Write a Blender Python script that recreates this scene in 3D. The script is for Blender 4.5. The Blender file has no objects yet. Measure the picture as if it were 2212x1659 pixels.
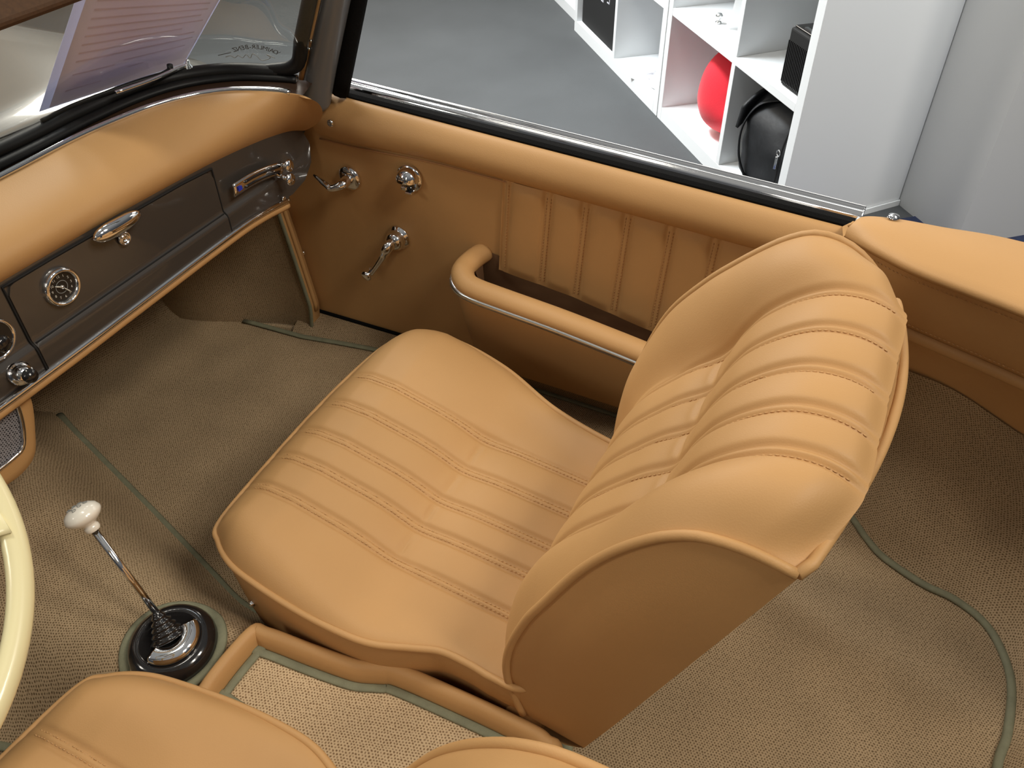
import bpy, math, random
import numpy as np
from mathutils import Vector, Matrix
random.seed(4); np.random.seed(4)
SC = 0.82                     # design units -> metres
PI = math.pi
scn = bpy.context.scene
col = scn.collection

# ------------------------------------------------------------------ camera
FPX = 1800.0
U_ = -np.array([24, 2020, FPX]); U_ /= np.linalg.norm(U_)
Y_ = np.array([-4800, -1547., FPX]); Y_ -= Y_.dot(U_) * U_; Y_ /= np.linalg.norm(Y_)
X_ = np.cross(Y_, U_)
RM = np.array([X_, Y_, U_])
CAM = np.array([0, 0, 1.62])
def on(px, py, **k):
    d = RM @ np.array([px - 1106, py - 829.5, FPX]); (a, v), = k.items(); i = 'xyz'.index(a)
    return CAM + d * ((v - CAM[i]) / d[i])
cd = bpy.data.cameras.new('camera'); cam = bpy.data.objects.new('camera', cd); col.objects.link(cam)
cd.sensor_width = 36; cd.lens = FPX / 2212 * 36; cd.clip_start = .01
m = Matrix.Identity(4)
for i in range(3):
    m[i][0] = RM[i][0]; m[i][1] = -RM[i][1]; m[i][2] = -RM[i][2]; m[i][3] = CAM[i] * SC
cam.matrix_world = m
scn.camera = cam

# ------------------------------------------------------------------ world, lights, exposure
w = bpy.data.worlds.new('world'); scn.world = w; w.use_nodes = True
nt = w.node_tree; bg = nt.nodes['Background']
tc = nt.nodes.new('ShaderNodeTexCoord'); sp = nt.nodes.new('ShaderNodeSeparateXYZ'); rp = nt.nodes.new('ShaderNodeValToRGB')
nt.links.new(tc.outputs['Generated'], sp.inputs[0]); nt.links.new(sp.outputs[2], rp.inputs[0]); nt.links.new(rp.outputs[0], bg.inputs[0])
e = rp.color_ramp.elements
e[0].position = 0.0; e[0].color = (.10, .10, .11, 1); e[1].position = 1.0; e[1].color = (1.15, 1.12, 1.06, 1)
q = rp.color_ramp.elements.new(.30); q.color = (.26, .26, .27, 1)
q = rp.color_ramp.elements.new(.65); q.color = (.70, .70, .70, 1)
bg.inputs[1].default_value = 0.27
def area(name, loc, size, power, colr, target=(0, 0, 0)):
    ld = bpy.data.lights.new(name, 'AREA'); ld.shape = 'RECTANGLE'; ld.size = size[0] * SC; ld.size_y = size[1] * SC
    ld.energy = power; ld.color = colr
    o = bpy.data.objects.new(name, ld); col.objects.link(o); o.location = Vector(loc) * SC
    o.rotation_euler = (Vector(target) - Vector(loc)).to_track_quat('-Z', 'Y').to_euler()
    return o
WARM = (1, .93, .82); COOL = (.90, .96, 1.0)
def lamp(az, el, power, size=(.6, 1.4), colr=WARM, tgt=(.9, .4, .7), D=5.2):
    a, e_ = math.radians(az), math.radians(el)
    area('unseen_light', (tgt[0] + D * math.cos(e_) * math.cos(a), tgt[1] + D * math.cos(e_) * math.sin(a), tgt[2] + D * math.sin(e_)), size, power, colr, tgt)
lamp(4, 28, 30, size=(5.0, 1.3)); lamp(38, 29, 38, size=(1.6, .9)); lamp(55, 29, 42); lamp(92, 28, 28); lamp(135, 28, 28); lamp(180, 30, 9)  # unseen; the first two are widened so the chrome trim reflects something bright
lamp(258, 50, 56); lamp(284, 52, 56); lamp(90, 72, 48)
sp1 = area('unseen_light', (2.7, 3.0, 3.9), (1.5, .5), 42, COOL, (3.7, 1.1, .2)); sp1.data.spread = math.radians(80)  # added fill that whitens the shelf front, not a known lamp
sp0 = area('shelf_fill', (2.3, -.6, 3.4), (.9, .3), 7, COOL, (3.6, .9, .3)); sp0.data.spread = math.radians(75)  # weak added fill on the shelf and its side panel
scn.view_settings.view_transform = 'Standard'; scn.view_settings.look = 'None'
scn.view_settings.gamma = 1; scn.view_settings.use_curve_mapping = False
scn.view_settings.exposure = 0.0

# ------------------------------------------------------------------ materials
def srgb(r, g, b):
    f = lambda c: (c / 255 / 12.92) if c / 255 <= .04045 else ((c / 255 + .055) / 1.055) ** 2.4
    return (f(r), f(g), f(b), 1)
def mat(name, rgba, rough=.5, metal=0, coat=0, noise=None, bump=None, spec=.5, sheen=0):
    m = bpy.data.materials.new(name); m.use_nodes = True; n = m.node_tree; b = n.nodes['Principled BSDF']
    b.inputs['Base Color'].default_value = rgba; b.inputs['Roughness'].default_value = rough
    b.inputs['Metallic'].default_value = metal; b.inputs['Coat Weight'].default_value = coat
    b.inputs['Coat Roughness'].default_value = .06; b.inputs['Specular IOR Level'].default_value = spec
    b.inputs['Sheen Weight'].default_value = sheen
    t = n.nodes.new('ShaderNodeTexCoord')
    if noise:
        x = n.nodes.new('ShaderNodeTexNoise'); x.inputs['Scale'].default_value = noise[0]; x.inputs['Detail'].default_value = 6
        n.links.new(t.outputs['Object'], x.inputs['Vector'])
        r = n.nodes.new('ShaderNodeValToRGB'); a = noise[1]
        r.color_ramp.elements[0].position = .3; r.color_ramp.elements[1].position = .7
        r.color_ramp.elements[0].color = tuple(c * (1 - a) for c in rgba[:3]) + (1,)
        r.color_ramp.elements[1].color = tuple(min(1, c * (1 + a)) for c in rgba[:3]) + (1,)
        n.links.new(x.outputs[0], r.inputs[0]); n.links.new(r.outputs[0], b.inputs['Base Color'])
    if bump:
        v = n.nodes.new('ShaderNodeTexVoronoi' if bump[2] == 'v' else 'ShaderNodeTexNoise'); v.inputs['Scale'].default_value = bump[0]
        n.links.new(t.outputs['Object'], v.inputs['Vector'])
        u = n.nodes.new('ShaderNodeBump'); u.inputs['Strength'].default_value = bump[1]; u.inputs['Distance'].default_value = .002
        n.links.new(v.outputs[0], u.inputs['Height']); n.links.new(u.outputs[0], b.inputs['Normal'])
    return m
M = {}
M['leather'] = mat('tan_leather', (.50, .280, .108, 1), .56, noise=(6, .04), bump=(560, .06, 'v'), spec=.38)
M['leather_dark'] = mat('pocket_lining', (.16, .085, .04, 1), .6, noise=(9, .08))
M['visor'] = mat('visor_cloth', (.075, .034, .012, 1), .8, noise=(300, .15))
M['thread'] = mat('tan_thread', (.56, .33, .14, 1), .7)
M['thread_dark'] = mat('brown_thread', (.42, .21, .08, 1), .7)
M['chrome'] = mat('chrome', (.86, .87, .88, 1), .07, metal=1)
M['satin'] = mat('satin_aluminium', (.78, .80, .80, 1), .28, metal=1)
M['paint'] = mat('dashboard_paint', (.050, .043, .037, 1), .3, coat=.6)
M['body'] = mat('body_paint', (.17, .16, .14, 1), .28, coat=1.0)
M['pillar'] = mat('pillar_paint', (.115, .118, .12, 1), .36, coat=.25)
M['black'] = mat('black_rubber', (.008, .008, .008, 1), .45, spec=.25)
M['gloss_black'] = mat('glossy_black', (.012, .011, .011, 1), .15, coat=.5)
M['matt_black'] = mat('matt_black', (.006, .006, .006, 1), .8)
M['felt'] = mat('black_felt', (.006, .006, .006, 1), .95, spec=.1, bump=(600, .5, 'n'))
M['brown'] = mat('brown_strip', (.035, .018, .010, 1), .4)
M['green'] = mat('green_binding', (.20, .20, .125, 1), .8, noise=(60, .12), bump=(500, .3, 'n'))
M['cream'] = mat('cream_bakelite', (.80, .72, .42, 1), .3, coat=.3)
M['ivory'] = mat('ivory_knob', (.86, .82, .72, 1), .22, coat=.6)
M['ink'] = mat('grey_ink', (.25, .26, .25, 1), .6)
M['ink_dark'] = mat('dark_ink', (.05, .05, .05, 1), .6)
M['dial'] = mat('clock_dial', (.012, .011, .010, 1), .4)
M['lume'] = mat('dial_print', (.62, .60, .52, 1), .5)
M['blue'] = mat('blue_mark', (.02, .04, .45, 1), .4)
M['white'] = mat('white_laminate', (.80, .82, .83, 1), .45)
M['wall'] = mat('white_wall', (.66, .67, .67, 1), .6, noise=(1.5, .02))
M['hall'] = mat('hall_carpet', (.082, .086, .089, 1), .95, noise=(2.2, .10), bump=(700, .6, 'n'), spec=.2)
M['navy'] = mat('navy_carpet', (.020, .030, .075, 1), .95, noise=(120, .2))
M['red'] = mat('red_fabric', (.72, .012, .030, 1), .8, noise=(14, .06), bump=(350, .3, 'n'), sheen=.2)
M['bag'] = mat('black_nylon', (.012, .013, .015, 1), .6, noise=(30, .2), bump=(60, .4, 'n'))
M['paper'] = mat('white_paper', (.86, .87, .88, 1), .6)
M['print'] = mat('mottled_print', (.55, .55, .60, 1), .5, noise=(45, .5))
M['grille'] = None

def woven(name, light, dark, rot=0.0, bw=.0042, bh=.0070):
    m = bpy.data.materials.new(name); m.use_nodes = True; n = m.node_tree; b = n.nodes['Principled BSDF']
    b.inputs['Roughness'].default_value = .95; b.inputs['Specular IOR Level'].default_value = .15
    uv = n.nodes.new('ShaderNodeUVMap'); mp = n.nodes.new('ShaderNodeMapping'); mp.inputs['Rotation'].default_value = (0, 0, rot)
    n.links.new(uv.outputs[0], mp.inputs[0])
    wob = n.nodes.new('ShaderNodeTexNoise'); wob.inputs['Scale'].default_value = 60; wob.inputs['Detail'].default_value = 3
    n.links.new(mp.outputs[0], wob.inputs['Vector'])
    ad = n.nodes.new('ShaderNodeVectorMath'); ad.operation = 'MULTIPLY_ADD'; ad.inputs[1].default_value = (.0045, .0045, 0)
    n.links.new(wob.outputs['Color'], ad.inputs[0]); n.links.new(mp.outputs[0], ad.inputs[2])
    sx = n.nodes.new('ShaderNodeSeparateXYZ'); n.links.new(ad.outputs[0], sx.inputs[0])
    def mth(op, a, bb=None):
        k = n.nodes.new('ShaderNodeMath'); k.operation = op
        for i_, v_ in enumerate((a, bb)):
            if v_ is None: continue
            if isinstance(v_, (int, float)): k.inputs[i_].default_value = v_
            else: n.links.new(v_, k.inputs[i_])
        return k.outputs[0]
    cu = mth('COSINE', mth('MULTIPLY', sx.outputs[0], 2 * PI / bw)); cv = mth('COSINE', mth('MULTIPLY', sx.outputs[1], 2 * PI / bh))
    c2 = mth('COSINE', mth('MULTIPLY', sx.outputs[1], 4 * PI / bh))
    g = mth('ADD', mth('MULTIPLY', mth('MULTIPLY', cu, cv), .5), mth('MULTIPLY', c2, .22))       # staggered dots and shallow rows
    no = n.nodes.new('ShaderNodeTexNoise'); no.inputs['Scale'].default_value = 260; no.inputs['Detail'].default_value = 2
    n.links.new(mp.outputs[0], no.inputs['Vector'])
    g2 = mth('ADD', g, mth('MULTIPLY', mth('SUBTRACT', no.outputs[0], .5), 1.7))
    mr = n.nodes.new('ShaderNodeMapRange'); mr.inputs[1].default_value = -.05; mr.inputs[2].default_value = .62; n.links.new(g2, mr.inputs[0])
    mx = n.nodes.new('ShaderNodeMix'); mx.data_type = 'RGBA'; mx.inputs[6].default_value = light; mx.inputs[7].default_value = dark
    n.links.new(mr.outputs[0], mx.inputs[0])
    bn = n.nodes.new('ShaderNodeTexNoise'); bn.inputs['Scale'].default_value = 9; n.links.new(mp.outputs[0], bn.inputs['Vector'])
    m2 = n.nodes.new('ShaderNodeMapRange'); m2.inputs[1].default_value = .3; m2.inputs[2].default_value = .7; m2.inputs[3].default_value = .9; m2.inputs[4].default_value = 1.1
    n.links.new(bn.outputs[0], m2.inputs[0])
    vm = n.nodes.new('ShaderNodeVectorMath'); vm.operation = 'MULTIPLY'
    n.links.new(mx.outputs[2], vm.inputs[0]); n.links.new(m2.outputs[0], vm.inputs[1]); n.links.new(vm.outputs[0], b.inputs['Base Color'])
    u = n.nodes.new('ShaderNodeBump'); u.inputs['Strength'].default_value = .6; u.inputs['Distance'].default_value = .0012; u.invert = True
    n.links.new(mr.outputs[0], u.inputs['Height']); n.links.new(u.outputs[0], b.inputs['Normal'])
    return m
M['carpet'] = woven('woven_sisal_carpet', (.395, .288, .170, 1), (.145, .095, .048, 1), rot=.12)
M['carpet_row'] = woven('woven_sisal_tray', (.58, .43, .26, 1), (.21, .125, .06, 1), rot=.28)
M['grille'] = woven('woven_metal_grille', (.25, .24, .25, 1), (.01, .01, .01, 1), rot=.5, bw=.0045, bh=.006)

def glassmat(name, tint, refl):
    m = bpy.data.materials.new(name); m.use_nodes = True; n = m.node_tree; n.nodes.clear()
    o = n.nodes.new('ShaderNodeOutputMaterial'); t = n.nodes.new('ShaderNodeBsdfTransparent'); t.inputs[0].default_value = tint
    g = n.nodes.new('ShaderNodeBsdfGlossy'); g.inputs['Roughness'].default_value = .02
    mx = n.nodes.new('ShaderNodeMixShader'); fr = n.nodes.new('ShaderNodeFresnel'); fr.inputs[0].default_value = 1.45
    ml = n.nodes.new('ShaderNodeMath'); ml.operation = 'MULTIPLY'; ml.inputs[1].default_value = refl
    n.links.new(fr.outputs[0], ml.inputs[0]); n.links.new(ml.outputs[0], mx.inputs[0])
    n.links.new(t.outputs[0], mx.inputs[1]); n.links.new(g.outputs[0], mx.inputs[2]); n.links.new(mx.outputs[0], o.inputs[0])
    return m
M['glass'] = glassmat('windshield_glass', (.97, .985, .98, 1), .14)
def translucent(name, rgba):
    m = bpy.data.materials.new(name); m.use_nodes = True; n = m.node_tree; n.nodes.clear()
    o = n.nodes.new('ShaderNodeOutputMaterial'); t = n.nodes.new('ShaderNodeBsdfTranslucent'); d = n.nodes.new('ShaderNodeBsdfDiffuse')
    t.inputs[0].default_value = rgba; d.inputs[0].default_value = rgba; mx = n.nodes.new('ShaderNodeMixShader'); mx.inputs[0].default_value = .5
    n.links.new(t.outputs[0], mx.inputs[1]); n.links.new(d.outputs[0], mx.inputs[2]); n.links.new(mx.outputs[0], o.inputs[0]); return m
M['sheet'] = translucent('pinkish_sheet', (.88, .79, .79, 1))
M['sleeve'] = translucent('clear_sleeve', (.72, .74, .92, 1))
M['sheet_ink'] = translucent('sheet_print', (.80, .68, .70, 1))

# ------------------------------------------------------------------ mesh helpers
def thing(name, label, cat, loc=(0, 0, 0), group=None):
    o = bpy.data.objects.new(name, None); col.objects.link(o); o.location = Vector(loc) * SC
    o.empty_display_size = .05; o['label'] = label; o['category'] = cat
    if group: o['group'] = group
    o['_l'] = 1
    return o
def tag(o, label, cat, group=None):
    o['label'] = label; o['category'] = cat
    if group: o['group'] = group
    return o
def worldloc(p):
    v = Vector((0, 0, 0))
    while p: v += p.location; p = p.parent
    return v
def mk(name, vf, material, parent=None, smooth=True, uv=None, bevel=0, solid=0, kind=None, origin=None, label=None):
    V, F = vf[0], vf[1]
    me = bpy.data.meshes.new(name); P = np.array(V, float) * SC
    off = np.array(worldloc(parent)) if parent else (np.array(origin, float) * SC if origin is not None else np.zeros(3))
    me.from_pydata([tuple(v) for v in (P - off)], [], [tuple(int(i) for i in f) for f in F]); me.validate()
    if smooth: me.polygons.foreach_set('use_smooth', [True] * len(me.polygons))
    if uv is not None:
        L = me.uv_layers.new(name='UVMap')
        idx = np.zeros(len(me.loops), int); me.loops.foreach_get('vertex_index', idx)
        if isinstance(uv, str):
            a, b = ['xyz'.index(c) for c in uv]; U = P[:, [a, b]]
        else: U = np.array(uv) * SC
        L.data.foreach_set('uv', U[idx].astype(float).ravel())
    me.materials.append(material)
    o = bpy.data.objects.new(name, me); col.objects.link(o)
    if parent: o.parent = parent
    elif origin is not None: o.location = Vector(off)
    if bevel:
        b = o.modifiers.new('bevel', 'BEVEL'); b.width = bevel * SC; b.segments = 3; b.limit_method = 'ANGLE'; b.angle_limit = .6
    if solid:
        s = o.modifiers.new('solid', 'SOLIDIFY'); s.thickness = solid * SC; s.offset = 0
    if kind: o['kind'] = kind
    if label: o['label'] = label
    return o
def join(*parts):
    V = []; F = []
    for v, f in parts:
        n = len(V); V += [tuple(a) for a in v]; F += [tuple(i + n for i in g) for g in f]
    return V, F
def spline(pts, n=8, closed=False):
    P = [np.array(p, float) for p in pts]; N = len(P); out = []
    for i in range(N if closed else N - 1):
        if closed: a, b, c, d = P[i - 1], P[i], P[(i + 1) % N], P[(i + 2) % N]
        else:
            b, c = P[i], P[i + 1]; a = P[i - 1] if i > 0 else 2 * b - c; d = P[i + 2] if i + 2 < N else 2 * c - b
        for k in range(n):
            t = k / n
            out.append(.5 * ((2 * b) + (c - a) * t + (2 * a - 5 * b + 4 * c - d) * t * t + (3 * b - a - 3 * c + d) * t ** 3))
    if not closed: out.append(P[-1])
    return np.array(out)
def resample(P, n):
    P = np.array(P, float); d = np.r_[0, np.cumsum(np.linalg.norm(np.diff(P, axis=0), axis=1))]
    s = np.linspace(0, d[-1], n); return np.stack([np.interp(s, d, P[:, i]) for i in range(P.shape[1])], 1)
def tube(path, r, seg=10, closed=False, caps=True, up=None):
    P = np.array(path, float); N = len(P); V = []; F = []
    R = r if hasattr(r, '__len__') and len(np.shape(r)) and len(r) == N else None
    T = np.roll(P, -1, 0) - np.roll(P, 1, 0) if closed else np.gradient(P, axis=0)
    T /= (np.linalg.norm(T, axis=1)[:, None] + 1e-12)
    u = np.array(up if up is not None else ((0, 0, 1) if abs(T[0][2]) < .9 else (1, 0, 0)), float)
    for i in range(N):
        t = T[i]; u = u - t * u.dot(t); u /= np.linalg.norm(u); v = np.cross(t, u)
        rr = R[i] if R is not None else r
        ra, rb = rr if hasattr(rr, '__len__') else (rr, rr)
        for k in range(seg):
            a = 2 * PI * k / seg; V.append(P[i] + u * math.cos(a) * ra + v * math.sin(a) * rb)
    for i in range(N if closed else N - 1):
        j = (i + 1) % N
        for k in range(seg):
            l = (k + 1) % seg; F.append((i * seg + k, i * seg + l, j * seg + l, j * seg + k))
    if not closed and caps:
        F.append(tuple(range(seg))[::-1]); F.append(tuple((N - 1) * seg + k for k in range(seg)))
    return V, F
def sweep(profile, path, up=(0, 0, 1), closed_profile=True, caps=True):
    # profile (a,b): a along side = t x up, b along up
    P = np.array(path, float); N = len(P); T = np.gradient(P, axis=0); T /= np.linalg.norm(T, axis=1)[:, None]
    up = np.array(up, float); V = []; F = []; K = len(profile)
    for i in range(N):
        s = np.cross(T[i], up); s /= np.linalg.norm(s); b = np.cross(s, T[i])
        for (x, y) in profile: V.append(P[i] + s * x + b * y)
    for i in range(N - 1):
        for k in range(K if closed_profile else K - 1):
            l = (k + 1) % K; F.append((i * K + k, i * K + l, (i + 1) * K + l, (i + 1) * K + k))
    if caps and closed_profile:
        F.append(tuple(range(K))[::-1]); F.append(tuple((N - 1) * K + k for k in range(K)))
    return V, F
def frame(axis, ref=(0, 0, 1)):
    z = Vector(axis).normalized(); x = Vector(ref).cross(z)
    if x.length < 1e-4: x = Vector((1, 0, 0)).cross(z)
    x.normalize(); y = z.cross(x); return x, y, z
def lathe(profile, origin, axis, seg=32, ref=(0, 0, 1), a0=0, a1=2 * PI, closed=False):
    x, y, z = frame(axis, ref); o = Vector(origin); V = []; F = []; full = abs(a1 - a0 - 2 * PI) < 1e-6; S = seg if full else seg + 1
    for (r, h) in profile:
        for k in range(S):
            a = a0 + (a1 - a0) * k / seg; V.append(o + (x * math.cos(a) + y * math.sin(a)) * r + z * h)
    K = len(profile)
    for i in range(K if closed else K - 1):
        j = (i + 1) % K
        for k in range(seg):
            l = (k + 1) % S; F.append((i * S + k, i * S + l, j * S + l, j * S + k))
    if closed and not full:
        F.append(tuple(i * S for i in range(K))); F.append(tuple(i * S + S - 1 for i in range(K))[::-1])
    return V, F
def grid(P, flip=False, close_u=False):
    P = np.array(P, float); a, b = P.shape[:2]; V = P.reshape(-1, 3); F = []
    for i in range(a if close_u else a - 1):
        j = (i + 1) % a
        for k in range(b - 1):
            q = (i * b + k, i * b + k + 1, j * b + k + 1, j * b + k); F.append(q[::-1] if flip else q)
    return V, F
def box(c, s, R=None):
    V = []
    for z in (-1, 1):
        for y in (-1, 1):
            for x in (-1, 1):
                v = Vector((x * s[0] / 2, y * s[1] / 2, z * s[2] / 2)); V.append((R @ v if R else v) + Vector(c))
    return V, [(0, 2, 3, 1), (4, 5, 7, 6), (0, 1, 5, 4), (2, 6, 7, 3), (0, 4, 6, 2), (1, 3, 7, 5)]
def prism(poly, h, o=(0, 0, 0), x=(1, 0, 0), y=(0, 1, 0)):
    x = Vector(x); y = Vector(y); z = x.cross(y).normalized(); o = Vector(o); n = len(poly)
    V = [o + x * a + y * b for a, b in poly] + [o + x * a + y * b + z * h for a, b in poly]
    return V, [tuple(range(n))[::-1], tuple(range(n, 2 * n))] + [(i, (i + 1) % n, n + (i + 1) % n, n + i) for i in range(n)]
def normals(P):
    a = np.gradient(P, axis=0); b = np.gradient(P, axis=1); n = np.cross(a, b); return n / (np.linalg.norm(n, axis=2)[..., None] + 1e-12)
def sm(x): x = np.clip(x, 0, 1); return x * x * (3 - 2 * x)
def polydist(X, Y, poly):
    d = np.full(X.shape, 9.)
    for i in range(len(poly)):
        a = poly[i]; b = poly[(i + 1) % len(poly)]; v = b - a; L = v.dot(v) + 1e-12
        t = np.clip(((X - a[0]) * v[0] + (Y - a[1]) * v[1]) / L, 0, 1)
        d = np.minimum(d, np.hypot(X - a[0] - t * v[0], Y - a[1] - t * v[1]))
    return d
def text(name, s, size, loc, xdir, ydir, material, parent, extr=.0004, align='CENTER', spacing=1.0):
    c = bpy.data.curves.new(name, 'FONT'); c.body = s; c.size = size * SC; c.extrude = extr * SC; c.align_x = align; c.align_y = 'CENTER'
    c.space_character = spacing
    o = bpy.data.objects.new(name, c); col.objects.link(o); x = Vector(xdir).normalized(); y = Vector(ydir); y = (y - x * y.dot(x)).normalized(); z = x.cross(y)
    mm = Matrix((x, y, z)).transposed().to_4x4(); mm.translation = Vector(loc) * SC - worldloc(parent)
    c.materials.append(material); bpy.context.view_layer.update()
    me = bpy.data.meshes.new_from_object(o.evaluated_get(bpy.context.evaluated_depsgraph_get())); bpy.data.objects.remove(o)
    if not me.materials: me.materials.append(material)
    o = bpy.data.objects.new(name, me); col.objects.link(o); o.parent = parent; o.matrix_local = mm
    return o
def stitches(path, step=.0075, ln=.0048, r=.0010, nrm=None, off=0):
    P = np.array(path, float); d = np.r_[0, np.cumsum(np.linalg.norm(np.diff(P, axis=0), axis=1))]; out = []
    for s in np.arange(step, d[-1] - step, step):
        a = np.array([np.interp(s, d, P[:, i]) for i in range(3)]); b = np.array([np.interp(s + ln, d, P[:, i]) for i in range(3)])
        out.append(tube([a, (a + b) / 2, b], [r * .5, r, r * .5], seg=4))
    return join(*out)

# ------------------------------------------------------------------ the hall
def struct(name, vf, material, **k):
    return mk(name, vf, material, kind='structure', **k)
struct('floor', box((1, 1, -.05), (16, 14, .1)), M['hall'], smooth=False)
A0 = np.array([4.431, 1.821, 0]); DV = np.array([-.74754, -.66421, 0]); NV = np.array([.66421, -.74754, 0])
def L(t, n, z): return A0 + DV * t + NV * n + np.array([0, 0, z])
def lbox(t0, t1, n0, n1, z0, z1):
    V = [L(t, n, z) for z in (z0, z1) for n in (n0, n1) for t in (t0, t1)]
    return V, [(0, 1, 3, 2), (4, 6, 7, 5), (0, 4, 5, 1), (2, 3, 7, 6), (0, 2, 6, 4), (1, 5, 7, 3)]
DEP = .575
def shelf(t0, t1, tdiv, n0, H, label, zs=(.455, .90), skew=0):
    T = .04
    s = thing('shelf_unit', label, 'shelf', L((t0 + t1) / 2, n0 + DEP / 2, 0), 'white cube shelf units')
    e1, e2 = .002, -.002
    def lbox(a_, b_, c_, d_, e_, f_, lb=globals()['lbox']):
        v_, g_ = lb(a_, b_, c_, d_, e_, f_)
        return [v - DV * skew * max(0, ((v - A0).dot(NV) - n0) / DEP) * max(0, ((v - A0).dot(DV) - t0) / (t1 - t0)) for v in v_], g_
    mk('side_panel', lbox(t0 + e1, t0 + T, n0, n0 + DEP, 0, H), M['white'], s, smooth=False, bevel=.002)
    mk('side_panel', lbox(t1 - T - .006, t1 + e2, n0, n0 + DEP, 0, H), M['white'], s, smooth=False, bevel=.002)
    mk('bottom_board', lbox(t0 + T, t1 - T - .006, n0, n0 + DEP, .0, .06), M['white'], s, smooth=False, bevel=.002)
    mk('back_panel', lbox(t0 + T, t1 - T - .006, n0 + DEP - .012, n0 + DEP - .002, .06, H - .04), M['white'], s, smooth=False)
    mk('top_board', lbox(t0 + T, t1 - T - .006, n0, n0 + DEP, H - .04, H), M['white'], s, smooth=False, bevel=.002)
    for z in zs:
        mk('shelf_board', lbox(t0 + T, t1 - T - .006, n0 + .001, n0 + DEP - .012, z, z + .03), M['white'], s, smooth=False, bevel=.002)
    lo = .06
    for z in list(zs) + [H - .04]:
        mk('divider', lbox(tdiv - .014, tdiv + .014, n0 + .001, n0 + DEP - .012, lo, z), M['white'], s, smooth=False, bevel=.002); lo = z + .03
    return s
shelf(1.183, 2.262, 1.78, 0, 1.4, 'white shelf unit holding the red cushion and the black backpack', skew=.088)
shelf(.0, 1.178, .60, 0, 1.4, 'white shelf unit holding the black board and the magazines')
shelf(-1.22, -.03, -.6, .05, 1.4, 'white shelf unit farthest left, only its base corner showing at the top')
# walls
struct('wall_right', lbox(2.0, 2.497, .578, 3.2, 0, 1.5), M['wall'], smooth=False)
struct('baseboard_side', ([L(2.2625, 0, .0), L(2.175, .575, .0), L(2.175, .575, .022), L(2.2625, 0, .022), L(2.267, 0, .0), L(2.180, .575, .0), L(2.180, .575, .022), L(2.267, 0, .022)], [(0, 1, 2, 3), (7, 6, 5, 4), (3, 2, 6, 7), (0, 3, 7, 4), (1, 5, 6, 2)]), M['white'], smooth=False)
struct('wall_back', box((1, 6.6, 1.0), (16, .1, 2)), M['wall'], smooth=False)
nv = mk('floor_mat', lbox(2.275, 4.0, -.30, 3.0, .0, .006), M['navy'], smooth=False); tag(nv, 'dark navy carpet strip along the foot of the white wall', 'mat')
# things in the shelf
def round_cushion(c, rad, hh, th, tilt, mtl):
    n, k = 64, 22; parts = []
    ca, sa = math.cos(tilt), math.sin(tilt)
    for s_ in (1, -1):
        P = np.zeros((n, k, 3))
        for i in range(n):
            for j in range(k):
                a = 2 * PI * i / n; r = j / (k - 1); ex = .82
                cx_, cz_ = math.cos(a), math.sin(a); ux = np.sign(cx_) * abs(cx_) ** ex; uz = np.sign(cz_) * abs(cz_) ** ex
                x = ux * rad * r * (1 - .10 * uz); z = uz * hh * r
                y = s_ * th / 2 * max(0, 1 - r ** 2.4) ** .55 * (1 + .05 * math.sin(3 * a + 4 * r) - .12 * uz)
                P[i, j] = c + DV * (x * ca + y * sa) + NV * (-x * sa + y * ca) + np.array([0, 0, z])
        parts.append(grid(P, close_u=True, flip=s_ < 0))
    return mk('cushion', join(*parts), mtl)
rc = round_cushion(L(1.59, .23, .06 + .195), .225, .195, .30, -1.0, M['red'])
tag(rc, 'round red fabric cushion in the lower left shelf cell', 'cushion')
# backpack
bp = thing('backpack', 'black nylon backpack squeezed in the lower right shelf cell', 'backpack', L(2.04, .25, .062))
n1, n2 = 48, 30; P = np.zeros((n1, n2, 3))
for i in range(n1):
    for j in range(n2):
        a = 2 * PI * i / n1; v = j / (n2 - 1)
        ex = .62; ca, sa = math.cos(a), math.sin(a)
        r = (1 - max(0, (v - .55) / .45) ** 2.4 * .82) * (1 - max(0, (.1 - v) / .1) ** 2 * .12)
        if v > .995: r = .02
        wrk = 1 + .025 * math.sin(9 * v + 2 * a) + .018 * math.sin(4 * a + 13 * v) + .012 * math.sin(22 * v - 3 * a)
        x = np.sign(ca) * abs(ca) ** ex * .205 * r * wrk; y = np.sign(sa) * abs(sa) ** ex * .215 * r * wrk
        P[i, j] = L(2.00 + x * .95 - .10 * (.22 + y), .22 + y * .9, .063 + v * .372)
bv, bf = grid(P, close_u=True, flip=True)
bf = list(bf) + [tuple(i * n2 for i in range(n1))]
mk('bag_body', (bv, bf), M['bag'], bp)
P = np.zeros((24, 10, 3))
for i in range(24):
    for j in range(10):
        t = i / 23; s = j / 9
        P[i, j] = L(1.90 - .035 * math.sin(PI * t) - .02 * s, .02 + .38 * t - .02, .30 + .10 * math.sin(PI * (.15 + .7 * t)) - .09 * s + .008 * math.sin(9 * t))
mk('top_flap', grid(P), M['bag'], bp, solid=.012)
mk('zip', tube(spline([L(2.19, .028, .40), L(2.17, .02, .30), L(2.17, .018, .20), L(2.15, .02, .10)], 6), .004, 6), M['matt_black'], bp)
mk('zip_pull', join(lathe([(.010, -.002), (.013, 0), (.010, .002), (.007, 0)], L(2.165, .010, .285), NV, 20, closed=True), box(L(2.165, .008, .250), (.012, .008, .045), None)), M['chrome'], bp, bevel=.001)
mk('strap', tube(spline([L(2.00, .12, .40), L(1.93, .05, .36), L(1.905, .01, .27), L(1.93, -.0, .17), L(1.97, .02, .09)], 6), (.004, .016), 8), M['bag'], bp)
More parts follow.
